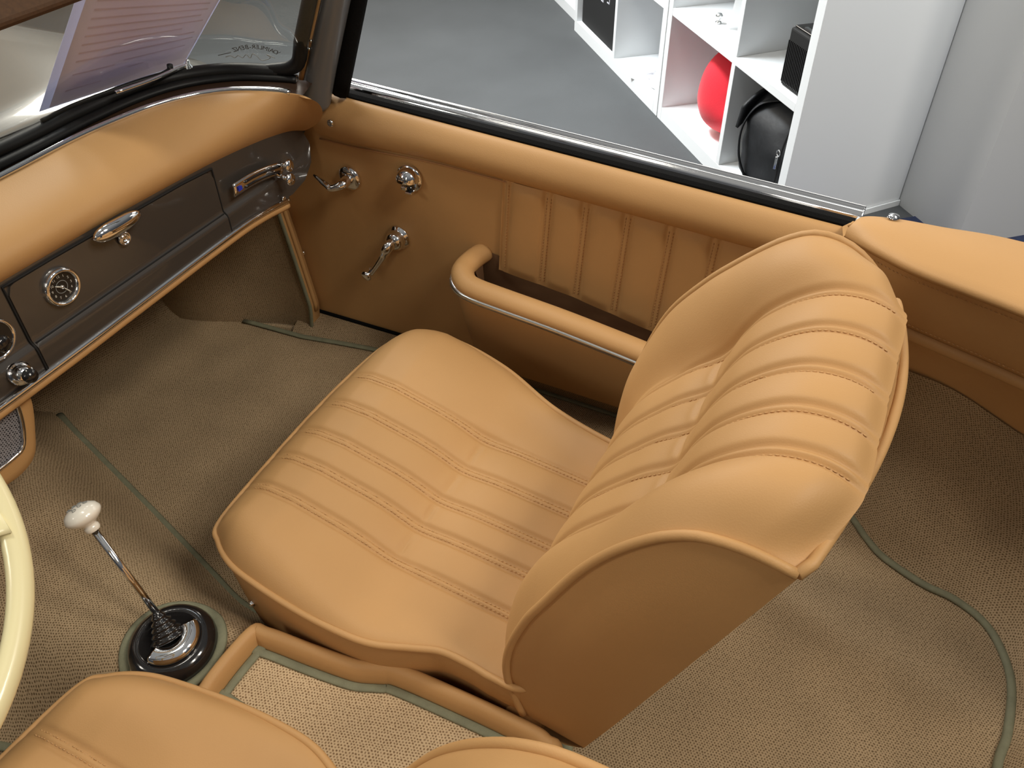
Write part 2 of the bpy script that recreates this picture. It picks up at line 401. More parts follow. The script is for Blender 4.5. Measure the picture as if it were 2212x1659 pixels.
# speaker box in upper right cell
sb = thing('speaker_box', 'tall black ribbed box with a grey cylinder on top in the upper right shelf cell', 'speaker', L(2.13, .2, .486))
mk('cabinet', lbox(2.055, 2.19, .03, .20, .487, .675), M['matt_black'], sb, smooth=False, bevel=.008)
ribs = [lbox(2.062 + i * .0095, 2.066 + i * .0095, .026, .03, .50, .635) for i in range(13)]
mk('front_grille', join(*ribs), M['gloss_black'], sb, smooth=False)
mk('top_plate', lbox(2.06, 2.185, .04, .19, .675, .681), M['gloss_black'], sb, smooth=False, bevel=.003)
mk('badge', lbox(2.10, 2.14, .05, .062, .681, .685), M['chrome'], sb, smooth=False)
mk('grey_cylinder', lathe([(0, 0), (.034, 0), (.036, .01), (.03, .018), (.030, .03), (.036, .036), (.036, .075), (.03, .08), (.034, .09), (.034, .13), (0, .135)], L(2.145, .12, .681), (0, 0, 1), 28), mat('grey_steel', (.22, .23, .23, 1), .35, metal=.5), sb)
# small knob and paper in upper left cell
kn = mk('knob', lathe([(0, 0), (.012, 0), (.013, .006), (.006, .010), (.006, .016), (.013, .022), (.015, .030), (.009, .038), (0, .040)], L(1.447, .095, .486), (0, 0, 1), 24), M['satin']); tag(kn, 'small round metal knob standing on the upper left shelf', 'knob')
pp = mk('leaflet', (lambda a: grid(a))(np.array([[L(1.52 + .06 * s + .04 * t, .10 + .16 * s, .487 + .20 * t) for t in np.linspace(0, 1, 8)] for s in np.linspace(0, 1, 8)])), M['paper'], solid=.003)
tag(pp, 'white folded leaflet standing against the upper left divider', 'leaflet')
bl = thing('board', 'black board with pale bracket marks filling the left shelf cell', 'board', L(.32, .04, .062))
mk('panel', lbox(.055, .565, .025, .045, .0625, .44), M['matt_black'], bl, smooth=False, bevel=.003)
for i in range(4):
    for j in range(2):
        t = .16 + i * .085; z = .25 + j * .075 + (i % 2) * .015
        marks = [lbox(t, t + .035, .0235, .025, z, z + .006), lbox(t + .029, t + .035, .0235, .025, z, z + .045)]
        if (i + j) % 2: marks.append(lbox(t, t + .035, .0235, .025, z + .04, z + .046))
        mk('bracket_mark', join(*marks), M['print'], bl, smooth=False)
for k, (t, nn, an, lab) in enumerate([(.92, .19, .35, 'white magazine with a mottled cover lying lowest in the shelf'), (.95, .20, .1, 'mottled grey magazine lying on top of the other one in the shelf')]):
    z = .0615 + k * .009; cc = L(t, nn, z); a = DV * math.cos(an) + NV * math.sin(an); b = -DV * math.sin(an) + NV * math.cos(an)
    mg = thing('magazine', lab, 'magazine', cc, 'magazines in the shelf')
    mk('pages', prism([(-.13, -.17), (.13, -.17), (.13, .17), (-.13, .17)], .006, cc, a, b), M['paper'], mg, smooth=False)
    mk('cover', prism([(-.115, -.15), (.115, -.15), (.115, .12), (-.115, .12)], .001, cc + np.array([0, 0, .0065]), a, b), M['print'], mg, smooth=False)

# ------------------------------------------------------------------ seats
LX0 = [.985, .897, .813, .742, .665]; LX1 = [.966, .884, .803, .735, .653]
def seamprof(d):
    return .0022 * np.exp(-(d / .0035) ** 2) - .0042 * np.exp(-((np.abs(d) - .008) / .0045) ** 2)
def pleat(X, lines, amp=.006):
    h = np.zeros_like(X)
    for l in lines: h += seamprof(X - l)
    for a, b in zip(lines[1:], lines[:-1]):
        t = (X - a) / (b - a); ok = (t > 0) & (t < 1); h += np.where(ok, amp * np.clip(1 - np.abs(2 * t - 1) ** 2.2, 0, 1), 0)
    return h
OUT = [(.592, .864), (.556, .836), (.531, .790), (.518, .731), (.507, .640), (.504, .560), (.509, .500), (.530, .440), (.544, .398), (.544, .350), (.540, .310), (.545, .262), (.60, .215),
       (.70, .20), (.85, .20), (1.0, .20), (1.06, .24), (1.06, .317), (1.098, .459), (1.165, .600), (1.200, .735), (1.185, .820), (1.135, .862), (1.05, .877), (.91, .882), (.74, .876)]
def build_seat(label, mirror=False, group='leather seats', bdy=0.0):
    fx = (lambda P: P) if not mirror else (lambda P: np.concatenate([.85 - np.asarray(P)[..., :1], np.asarray(P)[..., 1:2] - .02, np.asarray(P)[..., 2:]], -1))
    def wf(vf): return (fx(np.array([tuple(v) for v in vf[0]])), [f[::-1] for f in vf[1]] if mirror else vf[1])
    cx = .84 if not mirror else 0.0
    st = thing('bucket_chair', label, 'car seat', (cx, .5, .24), group)
    # cushion top
    oc = spline([(a, b, 0) for a, b in OUT], 10, True)[:, :2]
    def idx(p): return int(np.argmin(np.hypot(oc[:, 0] - p[0], oc[:, 1] - p[1])))
    iA, iB, iC, iD = idx((.550, .825)), idx((1.175, .835)), idx((1.05, .225)), idx((.57, .235))
    N = len(oc)
    def seg(i, j, n, fwd=True):
        L_ = []; k = i
        while True:
            L_.append(oc[k]);
            if k == j: break
            k = (k + (1 if fwd else -1)) % N
        return resample(L_, n)
    NU, NVv = 250, 110
    front = seg(iA, iB, NU, False); back = seg(iD, iC, NU, True); left = seg(iA, iD, NVv, True); right = seg(iB, iC, NVv, False)
    u = np.linspace(0, 1, NU)[:, None, None]; v = np.linspace(0, 1, NVv)[None, :, None]
    G = (1 - v) * front[:, None] + v * back[:, None] + (1 - u) * left[None] + u * right[None] \
        - ((1 - u) * (1 - v) * front[0] + u * (1 - v) * front[-1] + (1 - u) * v * back[0] + u * v * back[-1])
    X, Yg = G[..., 0], G[..., 1]; d = polydist(X, Yg, oc[::3])
    zt = np.interp(Yg, [.2, .32, .44, .50, .56, .65, .75, .81, .88], [.472, .472, .479, .483, .492, .514, .534, .534, .520])
    fade = sm((.855 - Yg) / .05); yy = np.clip((Yg - .32) / .49, 0, 1)
    side = np.clip((.665 - X) / .1, 0, 1) + np.clip((X - .985) / .12, 0, 1)
    zt = zt + .012 * np.sin(np.clip(side, 0, 1) * PI * .5)
    mask = sm((X - .63) / .05) * sm((1.01 - X) / .05)
    h = np.zeros_like(X)
    lines = [a * yy + b * (1 - yy) for a, b in zip(LX0, LX1)]
    for l in lines: h += seamprof(X - l)
    for a, b in zip(lines[1:], lines[:-1]):
        t = (X - a) / (b - a); ok = (t > 0) & (t < 1); h += np.where(ok, .006 * np.clip(1 - np.abs(2 * t - 1) ** 2.2, 0, 1), 0)
    yc = .552 - .02 * (X - .82)
    valley = .011 * np.exp(-((Yg - yc) / .045) ** 2) + .0
    crease = 0
    for a, b in zip(lines[1:], lines[:-1]):
        t = (X - a) / (b - a); crease = crease + np.exp(-((t - .5) / .27) ** 4) * (t > -.3) * (t < 1.3)
    crease = crease * (.006 * np.exp(-(np.abs(Yg - yc) / .0035) ** 2) - .0015 * np.exp(-((np.abs(Yg - yc) - .010) / .005) ** 2))
    pz = .492
    z = pz + (zt - pz + (h - valley * mask) * 1.0 - crease) * 1.0
    e = np.clip(d / .075, 0, 1); dome = 1 - (1 - e) ** 2.3
    z = pz + (z - pz) * np.where(zt > pz, dome, dome) + .010 * dome * (1 - dome) * 4 * .6
    z = z * fade ** 0
    zraw = pz + (zt - pz) * dome
    P = np.stack([X, Yg, z], -1)
    mk('seat_cushion', wf(grid(P, flip=False)), M['leather'], st)
    # boxed side
    S = []
    ctr = np.array([.85, .54])
    for k, (ins, zz) in enumerate([(0, pz), (.001, .47), (.004, .43), (.010, .36), (.016, .31), (.03, .30)]):
        S.append([np.r_[p + (ctr - p) / np.linalg.norm(ctr - p) * ins, zz + (.06 * np.clip((.75 - p[1]) / .4, 0, 1) if zz < .4 else 0)] for p in oc])
    mk('cushion_side', wf(grid(np.array(S).transpose(1, 0, 2), close_u=True, flip=False)), M['leather'], st)
    mk('piping', wf(tube([np.r_[p, pz + .001] for p in oc], .0058, 10, True)), M['leather'], st)
    # stitches
    stv = []
    from_y = np.linspace(.845, .26, 120)
    def zat(x, y):
        i = np.argmin((P[..., 0] - x) ** 2 + (P[..., 1] - y) ** 2); return P.reshape(-1, 3)[i, 2]
    for a, b in zip(LX0, LX1):
        for off in (-.0042, .0042):
            pl = []
            for y in from_y:
                t = np.clip((y - .32) / .49, 0, 1); x = a * t + b * (1 - t) + off; pl.append((x, y, zat(x, y) + .0007))
            stv.append(stitches(pl))
        mk('stitch_line', wf(join(*stv[-2:])), M['thread'], st)
    # backrest
    Cp = spline([(.315, .44, 0), (.300, .52, 0), (.288, .60, 0), (.275, .66, 0), (.246, .718, 0), (.197, .776, 0), (.148, .830, 0), (.120, .880, 0), (.098, .918, 0), (.064, .953, 0), (.026, .977, 0), (-.012, .984, 0), (-.045, .978, 0), (-.072, .962, 0)], 8)
    Ep = spline([(.262, .42, 0), (.276, .46, 0), (.289, .52, 0), (.284, .585, 0), (.262, .66, 0), (.238, .714, 0), (.197, .800, 0), (.160, .858, 0), (.122, .901, 0), (.094, .923, 0), (.066, .936, 0), (.030, .940, 0), (0, .937, 0), (-.034, .930, 0)], 8)
    Fp = spline([(.300, .42, 0), (.310, .46, 0), (.318, .52, 0), (.314, .60, 0), (.300, .68, 0), (.264, .785, 0), (.212, .865, 0), (.172, .912, 0), (.140, .945, 0), (.106, .974, 0), (.073, .991, 0), (.038, .990, 0), (.004, .974, 0), (-.030, .942, 0), (-.054, .910, 0)], 8)
    NSs = 190; NU = 250
    Cp = resample(Cp[:, :2], NSs); Ep = resample(Ep[:, :2], NSs); Fp = resample(Fp[:, :2], NSs)
    us = np.linspace(0, 1, NU)
    # tighter arc in the upper part keeps the crease at z .822
    P = np.zeros((NU, NSs, 3)); XN = .545 + .015 * np.clip((Ep[:, 1] - .5) / .43, 0, 1); XF = 1.130 - .030 * np.clip((Fp[:, 1] - .5) / .43, 0, 1)
    w = sm(np.clip(np.minimum(us, 1 - us) / .21, 0, 1)) ** .85
    for i, uu in enumerate(us):
        P[i, :, 0] = XN + (XF - XN) * uu
        EE = Ep * (1 - uu) + Fp * uu
        P[i, :, 1] = EE[:, 0] + (Cp[:, 0] - EE[:, 0]) * w[i]; P[i, :, 2] = EE[:, 1] + (Cp[:, 1] - EE[:, 1]) * w[i]
        # rear edge bow in plan
        tt = np.linspace(0, 1, NSs) ** 4
        P[i, :, 1] += -tt * .012 * uu * (1 - w[i]) * 0
    if not mirror or True:
        P[..., 1] += bdy
    s = np.linspace(0, 1, NSs)[None, :]
    X = P[..., 0]
    top = sm((P[..., 2] - .5) / .4)
    bl = [a * top + b * (1 - top) for a, b in zip([.990, .905, .822, .745, .672], LX1)]
    h = np.zeros_like(X)
    ef = sm((1 - s) / .03)
    for l in bl: h += 1.25 * seamprof(X - l)
    for a, b in zip(bl[1:], bl[:-1]):
        t = (X - a) / (b - a); ok = (t > 0) & (t < 1); h += np.where(ok, .007 * np.clip(1 - np.abs(2 * t - 1) ** 2.2, 0, 1), 0)
    eu = np.minimum(us, 1 - us)[:, None]
    edge_round = .020 * np.clip(np.sin(np.clip(eu / .2, 0, 1) * PI), 0, 1) * sm(s / .1) * sm((1 - s) / .08)
    sc_ = (np.abs(Cp[:, 0] - .146) + np.abs(Cp[:, 1] - .832)).argmin() / (NSs - 1)
    mask = sm((X - .64) / .05) * sm((1.02 - X) / .05)
    h = h - .008 * mask * np.exp(-((s - sc_) / .05) ** 2)
    cr = 0
    for a, b in zip(bl[1:], bl[:-1]):
        t = (X - a) / (b - a); cr = cr + np.exp(-((t - .5) / .3) ** 4) * (t > -.3) * (t < 1.3)
    h = h - cr * (.0045 * np.exp(-((s - sc_) / .007) ** 2) - .0010 * np.exp(-((np.abs(s - sc_) - .016) / .008) ** 2))
    h = h * (.2 + .8 * sm((1 - s) / .045))
    Nn = normals(P); 
    if Nn[NU // 2, NSs // 2, 1] < 0: Nn = -Nn
    D = P + Nn * (h * sm(eu / .03) + edge_round)[..., None]
    back = []
    mk('backrest', wf(grid(D, flip=False)), M['leather'], st)
    # shell: sides, back and underside
    rb = []
    for i, uu in enumerate(us[::10]):
        bow = -.040 * math.sin(PI * uu) - .018 * uu
        R0 = np.array([0, -.034 + bow, .930 - .016 * uu + .0]); R1 = np.array([0, .163 + bow * .6, .415])
        rb.append((uu, R0, R1))
    def rear(uu, k):     # k 0 top .. 1 bottom
        bow = -.036 * math.sin(PI * uu) - .022 * uu
        z0 = .930 - .020 * uu + .016 * math.sin(PI * uu); yy = (-.034 + bow) * (1 - k) + (.163 + bow * .6) * k; zz = z0 * (1 - k) + .40 * k
        xn = .545 + .015 * np.clip((zz - .5) / .43, 0, 1); xf = 1.130 - .030 * np.clip((zz - .5) / .43, 0, 1)
        return np.array([xn + (xf - xn) * uu, yy + bdy, zz])
    parts = []
    ks = np.linspace(0, 1, 24)
    parts.append(grid(np.array([[rear(uu, k) for k in ks] for uu in us[::10]])))
    # lip joining the roll to the rear edge
    parts.append(grid(np.array([[D[i, -1] * (1 - t) + rear(us[i], 0) * t + np.array([0, 0, -.004]) * math.sin(PI * t) for t in np.linspace(0, 1, 4)] for i in range(0, NU, 3)])))
    for ui, sg in ((0, -1), (NU - 1, 1)):
        ed = D[ui, ::6]; uu = us[ui]; K = len(ed); rows = []
        for j in range(K):
            rr = rear(uu, 1 - j / (K - 1)); rows.append([ed[j] * (1 - t) + rr * t + np.array([sg * .012 * math.sin(PI * t) * math.sin(PI * min(1, (j + .5) / K * 1.0)), 0, 0]) for t in np.linspace(0, 1, 10)])
        parts.append(grid(np.array(rows), flip=(sg < 0)))
    parts.append(grid(np.array([[D[i, 0] * (1 - t) + rear(us[i], 1) * t + np.array([0, 0, -.03]) * math.sin(PI * t) for t in np.linspace(0, 1, 8)] for i in list(range(0, NU, 10)) + [NU - 1]])))
    mk('backrest_shell', wf(join(*parts)), M['leather'], st)
    near = D[0, ::4] + np.array([-.001, 0, .001]); far = D[-1, ::4] + np.array([.001, 0, .001])
    mk('piping', wf(tube(near, .0062, 10)), M['leather'], st); mk('piping', wf(tube(far, .0062, 10)), M['leather'], st)
    rp_ = [near[-1]] + [rear(uu, 0) + np.array([0, -.003, .004]) for uu in np.linspace(.03, 1, 40)] + [rear(1, k) + np.array([.003, -.002, 0]) for k in np.linspace(.03, .6, 14)]
    mk('rear_piping', wf(tube(rp_, .0068, 10)), M['leather'], st)
    stv = []
    for k in range(5):
        path = []
        for j in range(int(NSs * .12), NSs - 3):
            x = bl[k][0, j] if np.ndim(bl[k]) == 2 else bl[k][j]; x = np.interp(0, [0], [bl[k][NU // 2, j]]) - .0042
            i = int(np.clip((x - XN[j]) / (XF[j] - XN[j]) * (NU - 1), 0, NU - 1)); path.append(D[i, j] + Nn[i, j] * .0006)
        mk('stitch_line', wf(stitches(path)), M['thread'], st)
    # frame, rails and hinge
    for x in (.60, 1.06):
        mk('seat_rail', wf(box((x, .55, .255), (.035, .56, .03))), M['matt_black'], st, smooth=False, bevel=.004)
    mk('seat_frame', wf(box((.84, .53, .29), (.50, .52, .04))), M['matt_black'], st, smooth=False, bevel=.01)
    mk('hinge', wf(join(lathe([(0, 0), (.03, 0), (.034, .006), (.03, .012), (0, .014)], (.558, .262, .40), (-1, 0, 0), 24), box((.565, .25, .36), (.012, .05, .12)))), M['leather'], st, bevel=.003)
    p = on(553, 1297, x=.535) if not mirror else (.535, .76, .33)
    mk('lever_end', wf(lathe([(0, 0), (.004, 0), (.006, .004), (.006, .01), (.003, .013), (0, .014)], (p[0], p[1], p[2]), (-1, .2, 0), 14)), M['chrome'], st)
    return st
build_seat('tan leather passenger seat with pleated cushion and reclined back beside the door')
build_seat('tan leather driver seat, only its front corner and back top in frame', mirror=True, bdy=.06)

# ------------------------------------------------------------------ door
dr = thing('passenger_door', 'tan leather door lining with chrome handles and a long map pocket', 'car door', (1.40, .65, .27))
def zb(y): return .842 + .0375 * (y - .04)
def xb(y): return 1.400 + .012 * y
YA, YB = 1.185, .03
ys = np.linspace(YB, YA, 60)
# lower panel
def pf(y, z): return 1.400 + .004 * math.sin(y * 4)
rows = []
for y in np.linspace(.0, 1.0, 40):
    r = []
    for k in np.linspace(0, 1, 24):
        zt = zb(y * 1.2) - .045; z = .275 + (zt - .275) * k
        yf = np.interp(z, [.27, .45, .57, .70, .80], [1.345, 1.335, 1.35, 1.30, 1.22])
        yy = -.02 + (yf + .02) * y; zt2 = zb(yy) - .045; zl = .265 + .028 * (1 - yy / 1.3); z = zl + (zt2 - zl) * k
        r.append((1.402 + .012 * max(0, (z - .6)) * 0, yy, z))
    rows.append(r)
mk('door_panel', grid(np.array(rows)), M['leather'], dr)
# upper roll
prof = spline([(.035, .002, 0), (.002, .003, 0), (-.014, -.003, 0), (-.026, -.016, 0), (-.031, -.030, 0), (-.027, -.044, 0), (-.014, -.055, 0), (.004, -.060, 0)], 5)[:, :2]
rows = []
for y in ys:
    ff = 1 - .0 * y
    rows.append([(xb(y) + a * 1.1, y, zb(y) + b * (1.40 + .28 * float(sm(np.array((y - .85) / .3))))) for a, b in prof])
rows = np.array(rows)
mk('top_roll', grid(rows), M['leather'], dr)
mk('roll_end', (list(rows[-1]) + [(1.44, YA + .01, zb(YA) - .05)], [tuple(range(len(prof) + 1))]), M['leather'], dr)
mk('roll_seam', tube([(1.398, y, zb(y) - .0605 * (1.40 + .28 * float(sm(np.array((y - .85) / .3))))) for y in ys], .0022, 6), M['thread_dark'], dr)
# rubber seal and chrome belt
mk('window_seal', sweep([(-.013, -.02), (-.013, .008), (-.006, .013), (.006, .013), (.013, .008), (.013, -.02)], [(xb(y) + .014, y, zb(y) + .000) for y in np.linspace(.035, 1.15, 40)]), M['felt'], dr, smooth=False)
chp = [(-.022, -.02), (-.022, .010), (-.016, .014), (-.008, .013), (-.005, .009), (-.001, .009), (.002, .014), (.010, .015), (.018, .010), (.024, -.004), (.024, -.03)]
mk('belt_trim', sweep([(-a, b) for a, b in chp][::-1], [(xb(y) + .052, y, zb(y) + .004) for y in np.linspace(.025, 1.16, 40)]), M['chrome'], dr, smooth=False, bevel=.002)
mk('seal_end_cap', box((1.424, .024, zb(.02) + .004), (.03, .022, .018)), M['satin'], dr, smooth=False, bevel=.004)
rows = [[(1.455 + a, y, zb(y) * 0 + b) for a, b in spline([(.02, zb(y) - .01, 0), (.06, .78, 0), (.075, .62, 0), (.07, .45, 0), (.03, .25, 0), (-.02, .20, 0)], 5)[:, :2]] for y in np.linspace(.0, 1.33, 12)]
mk('outer_skin', grid(np.array(rows)), M['body'], dr)
# pleated panel
LT = [(.707, .721), (.612, .635), (.530, .551), (.441, .457), (.351, .367), (.262, .275), (.172, .185), (.09, .10)]
NY, NZ = 260, 40; Y0, Y1 = .02, .72
Pg = np.zeros((NY, NZ, 3)); lns = []
for i, y0 in enumerate(np.linspace(Y0, Y1, NY)):
    for j, k in enumerate(np.linspace(0, 1, NZ)):
        yv = y0 + .014 * (1 - k); zt = zb(yv) - .078; zbt = float(np.interp(y0, [.0, .355, .551, .757], [.47, .511, .546, .565])); z = zbt + (zt - zbt) * k
        h = 0
        for a, b in LT: h += .9 * min(1, k / .08 + .1) * seamprof(np.array(y0 - a)) * (.8)
        for (a, _), (b, _) in zip(LT[1:], LT[:-1]):
            t = (y0 - a) / (b - a)
            if 0 < t < 1: h += .009 * (1 - abs(2 * t - 1) ** 2.4) * min(1, (1 - k) / .06 * .5 + .3) * min(1, k / .10 + .15)
        if y0 > LT[0][0]: h -= 0.001
        Pg[i, j] = (1.396 - h - .001, yv, z)
mk('pleated_panel', grid(Pg), M['leather'], dr)
sv = []
for a, b in LT[:7]:
    for off in ((-.0045, .0045) if a < .7 else (-.003,)):
        sv.append(stitches([(1.3935, a + off + .014 * (1 - k), (lambda q_: q_ + (zb(a) - .084 - q_) * k)(float(np.interp(a, [.0, .355, .551, .757], [.48, .516, .551, .570])))) for k in np.linspace(0, 1, 30)], r=.0009))
        mk('stitch_line', sv[-1], M['thread_dark'], dr)
# pocket
roll = spline([(1.405, .776, .592), (1.365, .785, .590), (1.326, .785, .588), (1.296, .766, .584), (1.284, .735, .580), (1.282, .66, .574), (1.280, .533, .565), (1.278, .40, .551), (1.276, .300, .540), (1.284, .262, .536), (1.315, .240, .532), (1.40, .235, .530)], 8)
mk('pocket_roll', tube(roll, [(.021, .026)] * len(roll), 14), M['leather'], dr)
mk('chrome_strip', tube([p + np.array([-.022 if p[0] < 1.31 else -.022 * (1.405 - p[0]) / .095, .020 * np.clip((p[1] - .74) / .05, 0, 1), -.013]) for p in roll[4:-4]], (.0080, .006), 8), M['satin'], dr)
rows = []
for p in roll:
    outp = p + np.array([-.015 if p[0] < 1.32 else 0, .014 * np.clip((p[1] - .74) / .05, 0, 1), -.010]); low = np.array([min(1.402, 1.372 + (p[0] - 1.28) * .3), p[1] + (.01 if p[1] > .7 else 0), .285])
    rows.append([outp * (1 - t) + low * t + np.array([-.018 * math.sin(PI * t) * (1 - t) * (1.405 - p[0]) / .12, 0, 0]) for t in np.linspace(0, 1, 16)])
mk('pocket_front', grid(np.array(rows), flip=True), M['leather'], dr)
inn = [p + np.array([.022 if p[0] < 1.31 else .0, -.02 if p[1] > .76 else (.02 if p[1] < .27 else 0), .004]) for p in roll[6:-6]]
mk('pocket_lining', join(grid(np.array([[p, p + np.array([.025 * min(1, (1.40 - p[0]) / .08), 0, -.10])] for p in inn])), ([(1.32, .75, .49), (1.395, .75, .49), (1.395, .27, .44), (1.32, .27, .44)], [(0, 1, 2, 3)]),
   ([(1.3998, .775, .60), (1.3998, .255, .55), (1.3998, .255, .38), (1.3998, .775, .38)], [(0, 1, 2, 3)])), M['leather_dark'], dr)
mk('pocket_seam', tube(spline([(1.394, .768, .598), (1.368, .772, .603), (1.340, .772, .602), (1.322, .766, .596)], 4), .0028, 6), M['leather'], dr)
mk('bottom_trim', tube([(1.398, y, .265 + .028 * (1 - y / 1.3)) for y in np.linspace(0, 1.315, 20)], .005, 8), M['felt'], dr)
# door handle (pull lever)
def disc(c, r, th, mtl, name, par, ax=(-1, 0, 0)):
    return mk(name, lathe([(0, 0), (r * .96, 0), (r, th * .3), (r * .92, th * .7), (r * .55, th), (0, th)], c, ax, 36), mtl, par)
hc = on(757, 383, x=1.40)
hd = disc(hc, .030, .012, M['chrome'], 'door_handle', dr)
tip = on(678, 378, x=1.36); mid = on(705, 398, x=1.355)
pth = spline([hc + [-.008, 0, 0], hc + [-.035, .0, -.002], hc + [-.046, .022, -.010], mid, tip], 8)
o1 = mk('handle_lever', tube(pth, [(a, b) for a, b in zip(np.interp(np.linspace(0, 1, len(pth)), [0, .25, .5, .8, 1], [.014, .010, .007, .006, .003]), np.interp(np.linspace(0, 1, len(pth)), [0, .25, .5, .8, 1], [.014, .012, .009, .009, .003]))], 14), M['chrome'], dr)
# lock escutcheon
lc = on(886, 384, x=1.40)
disc(lc, .033, .010, M['chrome'], 'lock_escutcheon', dr)
mk('lock_dome', lathe([(.029, 0), (.027, .012), (.020, .022), (.010, .027), (0, .028)], lc + [-.006, 0, 0], (-1, 0, 0), 24, ref=(0, 0, 1), a0=0, a1=PI), M['chrome'], dr)
mk('lock_recess', box(lc + [-.012, -.003, -.012], (.010, .024, .022)), M['gloss_black'], dr, smooth=False, bevel=.003)
mk('lock_tab', join(box(lc + [-.022, .0, -.012], (.018, .013, .009)), box(lc + [-.02, -.010, -.022], (.02, .018, .005))), M['chrome'], dr, smooth=False, bevel=.002)
# window crank
wc_ = on(862, 512, x=1.40); we = on(803, 592, x=1.345)
mk('crank_base', lathe([(0, 0), (.030, 0), (.030, .004), (.023, .007), (.021, .016), (.025, .020), (.018, .030), (.012, .034), (0, .034)], wc_, (-1, 0, 0), 32), M['chrome'], dr)
pth = spline([wc_ + [-.018, 0, 0], wc_ + [-.045, .004, -.006], (wc_ * .62 + we * .38) + np.array([-.022, 0, 0]), (wc_ * .25 + we * .75) + np.array([-.012, 0, 0]), we + [-.004, 0, .004]], 8)
mk('crank_arm', tube(pth, [(a, a * .8) for a in np.interp(np.linspace(0, 1, len(pth)), [0, .3, .6, .8, 1], [.015, .014, .008, .007, .009])], 12), M['chrome'], dr)
mk('crank_knob', lathe([(0, 0), (.009, 0), (.011, .006), (.009, .012), (.013, .020), (.014, .026), (.010, .030), (0, .031)], we + [.012, .006, .006], Vector((-1, .1, -.3)), 24), M['chrome'], dr)
def screw(p, par, ax=(-1, 0, 0), r=.0065):
    return mk('screw', lathe([(r, 0), (r, .002), (r * .75, .004), (r * .5, .0035), (0, .003)], p, ax, 16), M['chrome'], par)
screw(on(714, 266, x=1.372), dr, r=.008)
screw(on(655, 546, x=1.396), dr, r=.006)

# ------------------------------------------------------------------ dashboard
db = thing('dashboard', 'dark painted dashboard with tan padded top, clock and glove box', 'dashboard', (.75, 1.2, .7))
Tp = [(.10, 1.325, .962), (.45, 1.335, .956), (.76, 1.345, .950), (.93, 1.347, .950), (1.05, 1.332, .950), (1.116, 1.312, .950), (1.185, 1.275, .949), (1.235, 1.225, .946), (1.275, 1.160, .940), (1.296, 1.112, .928)]
Pp = [(.10, 1.2, .885), (.42, 1.2, .882), (.70, 1.2, .878), (.86, 1.2, .874), (1.0, 1.2, .868), (1.10, 1.2, .862), (1.19, 1.2, .853), (1.26, 1.2, .843), (1.325, 1.2, .829), (1.368, 1.2, .812)]
C1 = [(a, b - .09, c + .012) for a, b, c in Tp]; C2 = [(a, b - .045, c + .050) for a, b, c in Pp]
C1[-1] = (1.315, 1.085, .922); C2[-1] = (1.345, 1.10, .862); C1[-2] = (1.300, 1.085, .945); C2[-2] = (1.322, 1.12, .888); C1[-3] = (1.260, 1.14, .953)
Tp, Pp, C1, C2 = [spline(a, 8) for a in (Tp, Pp, C1, C2)]
rows = []
for a, b, c, d in zip(Tp, C1, C2, Pp):
    rows.append([a * (1 - t) ** 3 + 3 * b * t * (1 - t) ** 2 + 3 * c * t * t * (1 - t) + d * t ** 3 for t in np.linspace(0, 1, 24)])
mk('padded_top', grid(np.array(rows), flip=True), M['leather'], db)
mk('chrome_bead', tube([p + np.array([0, .004, .003]) for p in Tp[:-5]], .0065, 10), M['chrome'], db)
# panel
def ztop(x): return float(np.interp(x, [.1, .7, 1.0, 1.19, 1.26, 1.33, 1.368, 1.378], [.885, .878, .868, .853, .843, .827, .806, .775]))
def zbot(x): return float(np.interp(x, [.1, .6, 1.08, 1.20, 1.28, 1.33, 1.365, 1.378], [.700, .703, .712, .706, .700, .712, .745, .775]))
def py(z): return 1.2 - .010 * float(sm(np.array((.762 - z) / .012)))
def panel(x0, x1, off, inset_t, inset_b, n=40, r=.0):
    rows = []
    for x in np.linspace(x0, x1, n):
        zt, zl = ztop(x) - inset_t, zbot(x) + inset_b
        c = 0
        if r:
            e = min(x - x0, x1 - x)
            if e < r: c = r - math.sqrt(max(0, r * r - (r - e) ** 2))
        zt -= c; 
        rows.append([(x, py(z) - off, z) for z in zt + (zl - zt) * np.linspace(0, 1, 30)])
    rows = np.array(rows)
    bk = rows + np.array([0, .008, 0])
    rim = np.concatenate([rows[:, 0], rows[1:, -1], rows[-1:0:-1, -1][:0]])
    g = [grid(rows, flip=True)]
    for a, b, f in ((rows[:, 0], bk[:, 0], False), (rows[:, -1], bk[:, -1], True), (rows[0], bk[0], True), (rows[-1], bk[-1], False)):
        g.append(grid(np.stack([a, b], 1), flip=f))
    return join(*g)
mk('metal_panel', panel(.1, 1.378, 0, -.004, 0, 80), M['paint'], db)
gd = mk('glove_box_door', panel(.610, 1.077, .004, .010, .004, 60, r=.016), M['paint'], db)
def gap(x, z0, z1):
    return tube([(x, py(z) - .0025, z) for z in np.linspace(z0, z1, 20)], .0015, 6)
mk('door_gap', join(gap(.607, .705, ztop(.607) - .006), gap(1.080, .716, ztop(1.08) - .006), tube([(x, 1.1975, ztop(x) - .0075) for x in np.linspace(.607, 1.08, 30)], .0022, 6)), M['matt_black'], db)
mk('crease_line', tube([(x, py(.757) - .004, .758 + .004 * (x < .0)) for x in np.linspace(.612, 1.075, 30)], .0015, 6), M['matt_black'], db)
